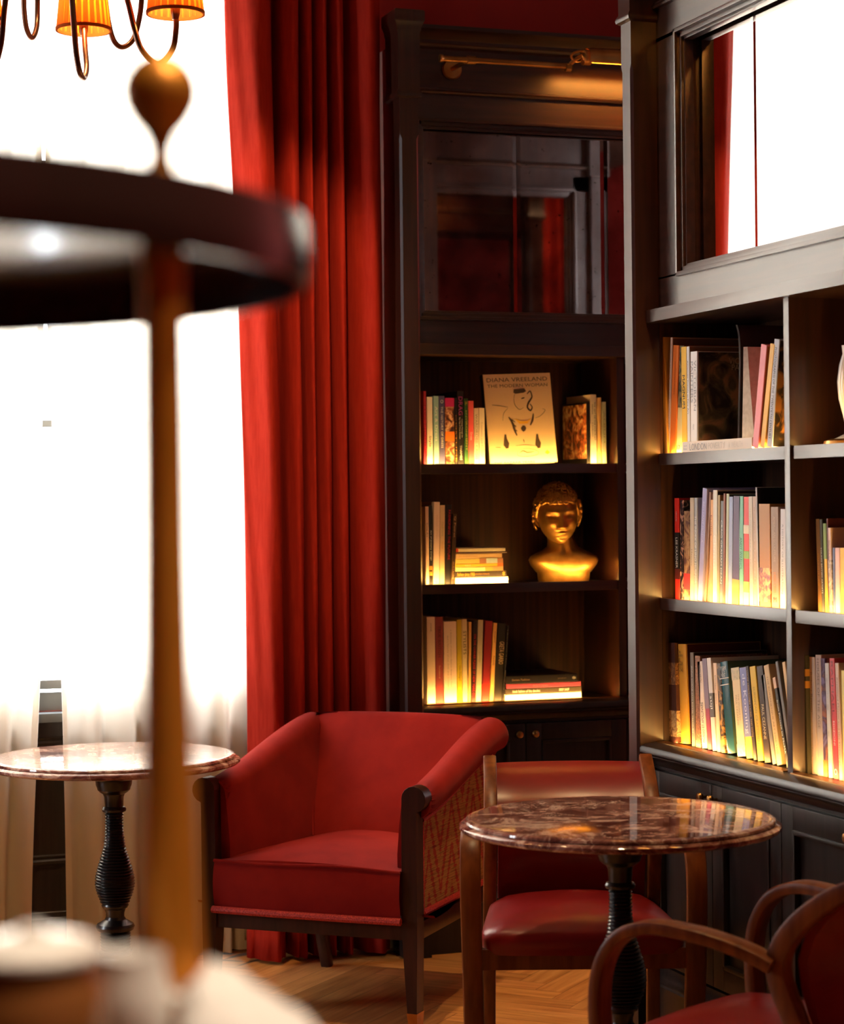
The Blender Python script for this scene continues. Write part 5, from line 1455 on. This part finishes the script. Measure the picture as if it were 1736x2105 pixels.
# ------------------------------------------------------------------ chandelier with pleated shades
def chandelier():
    hub = at(120, -330, 5.5)
    root = empty('chandelier', hub); tag(root, 'chandelier with looped bronze arms and pleated orange shades at upper left', 'chandelier')
    lo = lambda p: Vector(p) - hub
    bm = bmesh.new(); tube(bm, [(0, 0, -.12), (0, 0, ZC - hub.z)], .010, 14)
    lathe(bm, [(.004, -.16), (.02, -.15), (.026, -.13), (.018, -.11), (.03, -.09), (.055, -.06), (.055, .03), (.03, .06), (.012, .08)], 28)
    lathe(bm, [(.06, ZC - hub.z - .03), (.065, ZC - hub.z - .02), (.06, ZC - hub.z)], 28)
    obj('stem', bm, M['bronze'], root)
    arms = [  # path in photo px with depth, shade centre (px, py of its bottom rim), depth, shade rim radius
        ([(150, -300, 5.45), (190, -200, 5.38), (232, -90, 5.33), (262, 0, 5.29), (277, 60, 5.27), (292, 103, 5.27), (325, 131, 5.27), (354, 103, 5.27), (362, 62, 5.27), (362, 24, 5.27)], (361, 30), 5.27, .070),
        ([(130, -300, 5.45), (136, -180, 5.38), (145, -60, 5.3), (150, 20, 5.2), (156, 100, 5.15), (163, 145, 5.15), (172, 161, 5.2), (178, 140, 5.28), (175, 100, 5.35), (173, 58, 5.42)], (172, 64), 5.42, .068),
        ([(160, -300, 5.5), (190, -190, 5.55), (210, -60, 5.6), (217, 0, 5.62), (224, 50, 5.64), (235, 85, 5.65), (252, 97, 5.66), (273, 82, 5.67), (285, 45, 5.68), (291, 0, 5.68), (292, -60, 5.68)], (292, -62), 5.68, .070),
        ([(105, -300, 5.5), (70, -180, 5.6), (52, -60, 5.7), (49, 0, 5.75), (52, 45, 5.78), (58, 68, 5.8), (66, 78, 5.82), (74, 62, 5.84), (77, 30, 5.86), (77, -60, 5.86)], (77, -62), 5.86, .070),
        ([(95, -300, 5.4), (50, -190, 5.3), (24, -90, 5.25), (9, 20, 5.2), (2, 90, 5.2), (-14, 145, 5.2), (-32, 150, 5.22), (-46, 120, 5.25), (-52, 80, 5.28), (-52, 40, 5.28)], (-52, 44), 5.28, .068)]
    for path, (sx, sy), Z, rr in arms:
        pts = catmull([lo(at(*p)) for p in path], 6)
        bm = bmesh.new(); tube(bm, pts, .0072, 12); obj('arm', bm, M['bronze'], root)
        c = lo(at(sx, sy, Z)); h = .135
        bm = bmesh.new(); n = 96
        def rg(r0, z): return [(c.x + (r0 + (.0016 if k % 2 else -.0012)) * math.cos(2 * math.pi * k / n), c.y + (r0 + (.0016 if k % 2 else -.0012)) * math.sin(2 * math.pi * k / n), c.z + z) for k in range(n)]
        loft(bm, [rg(rr, 0), rg(rr * .80, h)], caps=False)
        for q, f in enumerate(list(bm.faces)): f.material_index = 1 if q % 4 == 0 else 0
        sh = obj('shade', bm, [M['shade'], M['shade_thin']], root, smooth=0)
        for z, r0 in ((.0, rr + .0012), (h, rr * .80 + .0012)):
            dz = .008 if z == 0 else -.006
            bm = bmesh.new()
            loft(bm, [[(c.x + (r0 + q) * math.cos(2 * math.pi * k / 64), c.y + (r0 + q) * math.sin(2 * math.pi * k / 64), c.z + z + w) for k in range(64)] for q, w in ((-.004, 0), (.0012, 0), (.0012, dz), (-.004, dz), (-.004, 0))], caps=False)
            obj('shade_trim', bm, M['shade'], sh)
        bm = bmesh.new(); lathe(bm, [(.0085, -.012), (.0095, -.004), (.011, .0), (.012, .012), (.011, .03), (.008, .032)], 18, (0, 0)); bmesh.ops.translate(bm, vec=c, verts=bm.verts[:])
        obj('lamp_holder', bm, M['bronze'], sh)
        bm = bmesh.new(); lathe(bm, [(.006, .032), (.012, .042), (.016, .058), (.013, .078), (.004, .094), (.001, .097)], 18); bmesh.ops.translate(bm, vec=c, verts=bm.verts[:])
        obj('bulb', bm, M['bulb'], sh)


chandelier()


# ------------------------------------------------------------------ unseen ceiling spots added for warm fill light
def downlight(x, y, power, label, size=75, blend=.6, col=(1.0, .66, .32), aim=None):
    bm = bmesh.new(); lathe(bm, [(.03, ZC - .03), (.055, ZC - .03), (.06, ZC - .02), (.06, ZC), (.03, ZC)], 28)
    o = obj('unseen_ceiling_spot', bm, M['brass'], CEIL)
    o2 = bpy.data.lights.new('unseen_spot_beam', 'SPOT'); o2.energy = power; o2.color = col; o2.spot_size = R(size); o2.spot_blend = blend; o2.shadow_soft_size = .05
    l = bpy.data.objects.new('unseen_spot_beam', o2); COL.objects.link(l); l.location = (x, y, ZC - .05)
    if aim: l.rotation_euler = (Vector(aim) - l.location).to_track_quat('-Z', 'Y').to_euler()
    bmesh_loc = Vector((x, y, 0))
    o.location = bmesh_loc


downlight(2.02, 4.40, 110, 'brass ceiling spot above the right marble table')
downlight(1.55, 5.55, 25, 'brass ceiling spot in front of the red armchair')
downlight(1.5, 5.2, 230, 'brass ceiling spot washing the red curtain', 30, aim=(1.78, 6.6, 1.95))
downlight(3.9, 5.8, 90, 'unseen spot added to light the alcove curtain', 40, aim=(4.05, 6.6, 2.4))
downlight(.75, .85, 260, 'unseen spot added to light the tiered serving stand', col=(1.0, .80, .6))
downlight(2.42, 5.92, 190, 'brass ceiling spot between armchair and back bookcase', 24)
downlight(1.1, .1, 150, 'unseen spot added near the camera to light the stand', 40, col=(1.0, .76, .54), aim=(.08, 1.35, 1.3))
downlight(.75, 5.2, 260, 'unseen spot added to warm the sheer curtains', 34, aim=(1.15, 6.7, .35))


# ------------------------------------------------------------------ tiered serving stand in the foreground
def serving_stand():
    c = floor_xy(-.432, 1.35); Rr = .362
    root = empty('serving_stand', (c.x, c.y, 0)); tag(root, 'dark round tiered serving stand with brass posts in the near foreground', 'serving stand')

    def tier(z, h, m):
        # hoop with a plate set into it
        bm = bmesh.new()
        lathe(bm, [(Rr - .006, z), (Rr - .001, z), (Rr, z + .002), (Rr + .0015, z + h * .5), (Rr, z + h - .002), (Rr - .002, z + h), (Rr - .006, z + h)][:0] + [(.001, z + h * .72), (Rr - .006, z + h * .72), (Rr - .006, z), (Rr - .001, z), (Rr, z + .002), (Rr + .0015, z + h * .5), (Rr, z + h - .002), (Rr - .002, z + h), (Rr - .006, z + h), (Rr - .007, z + h * .80), (.001, z + h * .80)], 120)
        obj('tier', bm, m, root)
    zt = 1.45 + .139
    tier(zt, .042, M['dark_metal'])
    for z in (.985, .58, .18): tier(z, .016, M['dark_metal'])
    pz = floor_xy(-.1425, 1.185); base = math.atan2(pz.y - c.y, pz.x - c.x); rp = math.hypot(pz.x - c.x, pz.y - c.y)
    for k in range(3):
        a = base + k * 2 * math.pi / 3; x, y = rp * math.cos(a), rp * math.sin(a)
        bm = bmesh.new()
        prof = [(.012, 0), (.014, .02), (.010, .03), (.014, .95), (.020, 1.12), (.0195, 1.18), (.0165, 1.24), (.0138, 1.32), (.0125, 1.42), (.0118, zt - .02), (.0125, zt - .004), (.0125, zt + .03)]
        lathe(bm, prof, 24, (x, y)); p = obj('post', bm, M['amber_brass'], root)
        zb = zt + .034; bm = bmesh.new()
        prof = [(.016, zb), (.012, zb + .005), (.0085, zb + .012), (.0062, zb + .020), (.0062, zb + .025), (.0095, zb + .033), (.0165, zb + .041)]
        for q in range(1, 13):
            t = -math.pi / 2 + .75 + (math.pi - .75) * q / 13; prof.append((.0218 * math.cos(t), zb + .0565 + .0218 * math.sin(t)))
        prof.append((.0005, zb + .0784)); lathe(bm, prof, 32, (x, y)); obj('finial', bm, M['amber_brass'], p)
    return c, .985 + .016 * .80


SC_, TZ = serving_stand()


def on_tier(px, Z): p = floor_xy((px - 868) / F_PX * Z, Z); return Vector((p.x, p.y, TZ + .0005))


# tableware on the middle tier, out of focus
p = on_tier(56, 1.10) - Vector((0, 0, 0))
t = empty('coffee_pot', p); tag(t, 'amber-brown glazed coffee pot with white lid on the near stand', 'pot')
bm = bmesh.new(); lathe(bm, [(.030, 0), (.034, .006), (.036, .03), (.035, .09), (.033, .13), (.033, .150), (.038, .168), (.040, .188), (.038, .206), (.030, .220), (.001, .221)], 40); obj('pot_body', bm, M['amber_glaze'], t)
bm = bmesh.new(); lathe(bm, [(.031, .2205), (.037, .222), (.037, .225), (.031, .229), (.018, .232), (.008, .233), (.007, .236), (.0005, .238)], 40); obj('lid', bm, M['white_ceramic'], t)
bm = bmesh.new(); tube(bm, catmull([(-.034, 0, .19), (-.062, 0, .18), (-.066, 0, .12), (-.034, 0, .08)], 6), .004, 10); obj('handle', bm, M['amber_glaze'], t)
p = on_tier(264, 1.14)
t = empty('milk_jug', p); tag(t, 'slim white ceramic jug on the near stand, left of its brass post', 'jug')
bm = bmesh.new(); lathe(bm, [(.020, 0), (.023, .006), (.025, .04), (.023, .09), (.017, .13), (.0155, .150), (.017, .163), (.0205, .180), (.0195, .196), (.017, .207), (.017, .214), (.0155, .214), (.0145, .205), (.001, .200)], 36); obj('jug_body', bm, M['white_ceramic'], t)
bm = bmesh.new(); tube(bm, catmull([(.018, 0, .19), (.028, 0, .18), (.030, 0, .12), (.022, 0, .09)], 6), .003, 10); obj('handle', bm, M['white_ceramic'], t)
p = on_tier(480, 1.16)
bm = bmesh.new()
prof = [(-.030, .0), (-.034, .10), (-.032, .168), (-.027, .192), (-.018, .202), (-.004, .198), (.014, .187), (.034, .172), (.054, .152), (.070, .128), (.080, .09), (.084, .0)]
rings = []
for k in range(15):
    s_ = k / 14; f = math.sin(math.pi * (.10 + .80 * s_)) ** .12
    rings.append([(x, -.05 + .10 * s_, z * f * (1 + .02 * math.sin(x * 130 + k))) for x, z in prof])
loft(bm, rings)
nap = obj('napkin', bm, M['linen'], smooth=50); nap.location = p; nap.rotation_euler = (0, 0, R(-19.2))
tag(nap, 'pile of folded white napkins on the near stand, right of its brass post', 'napkins')
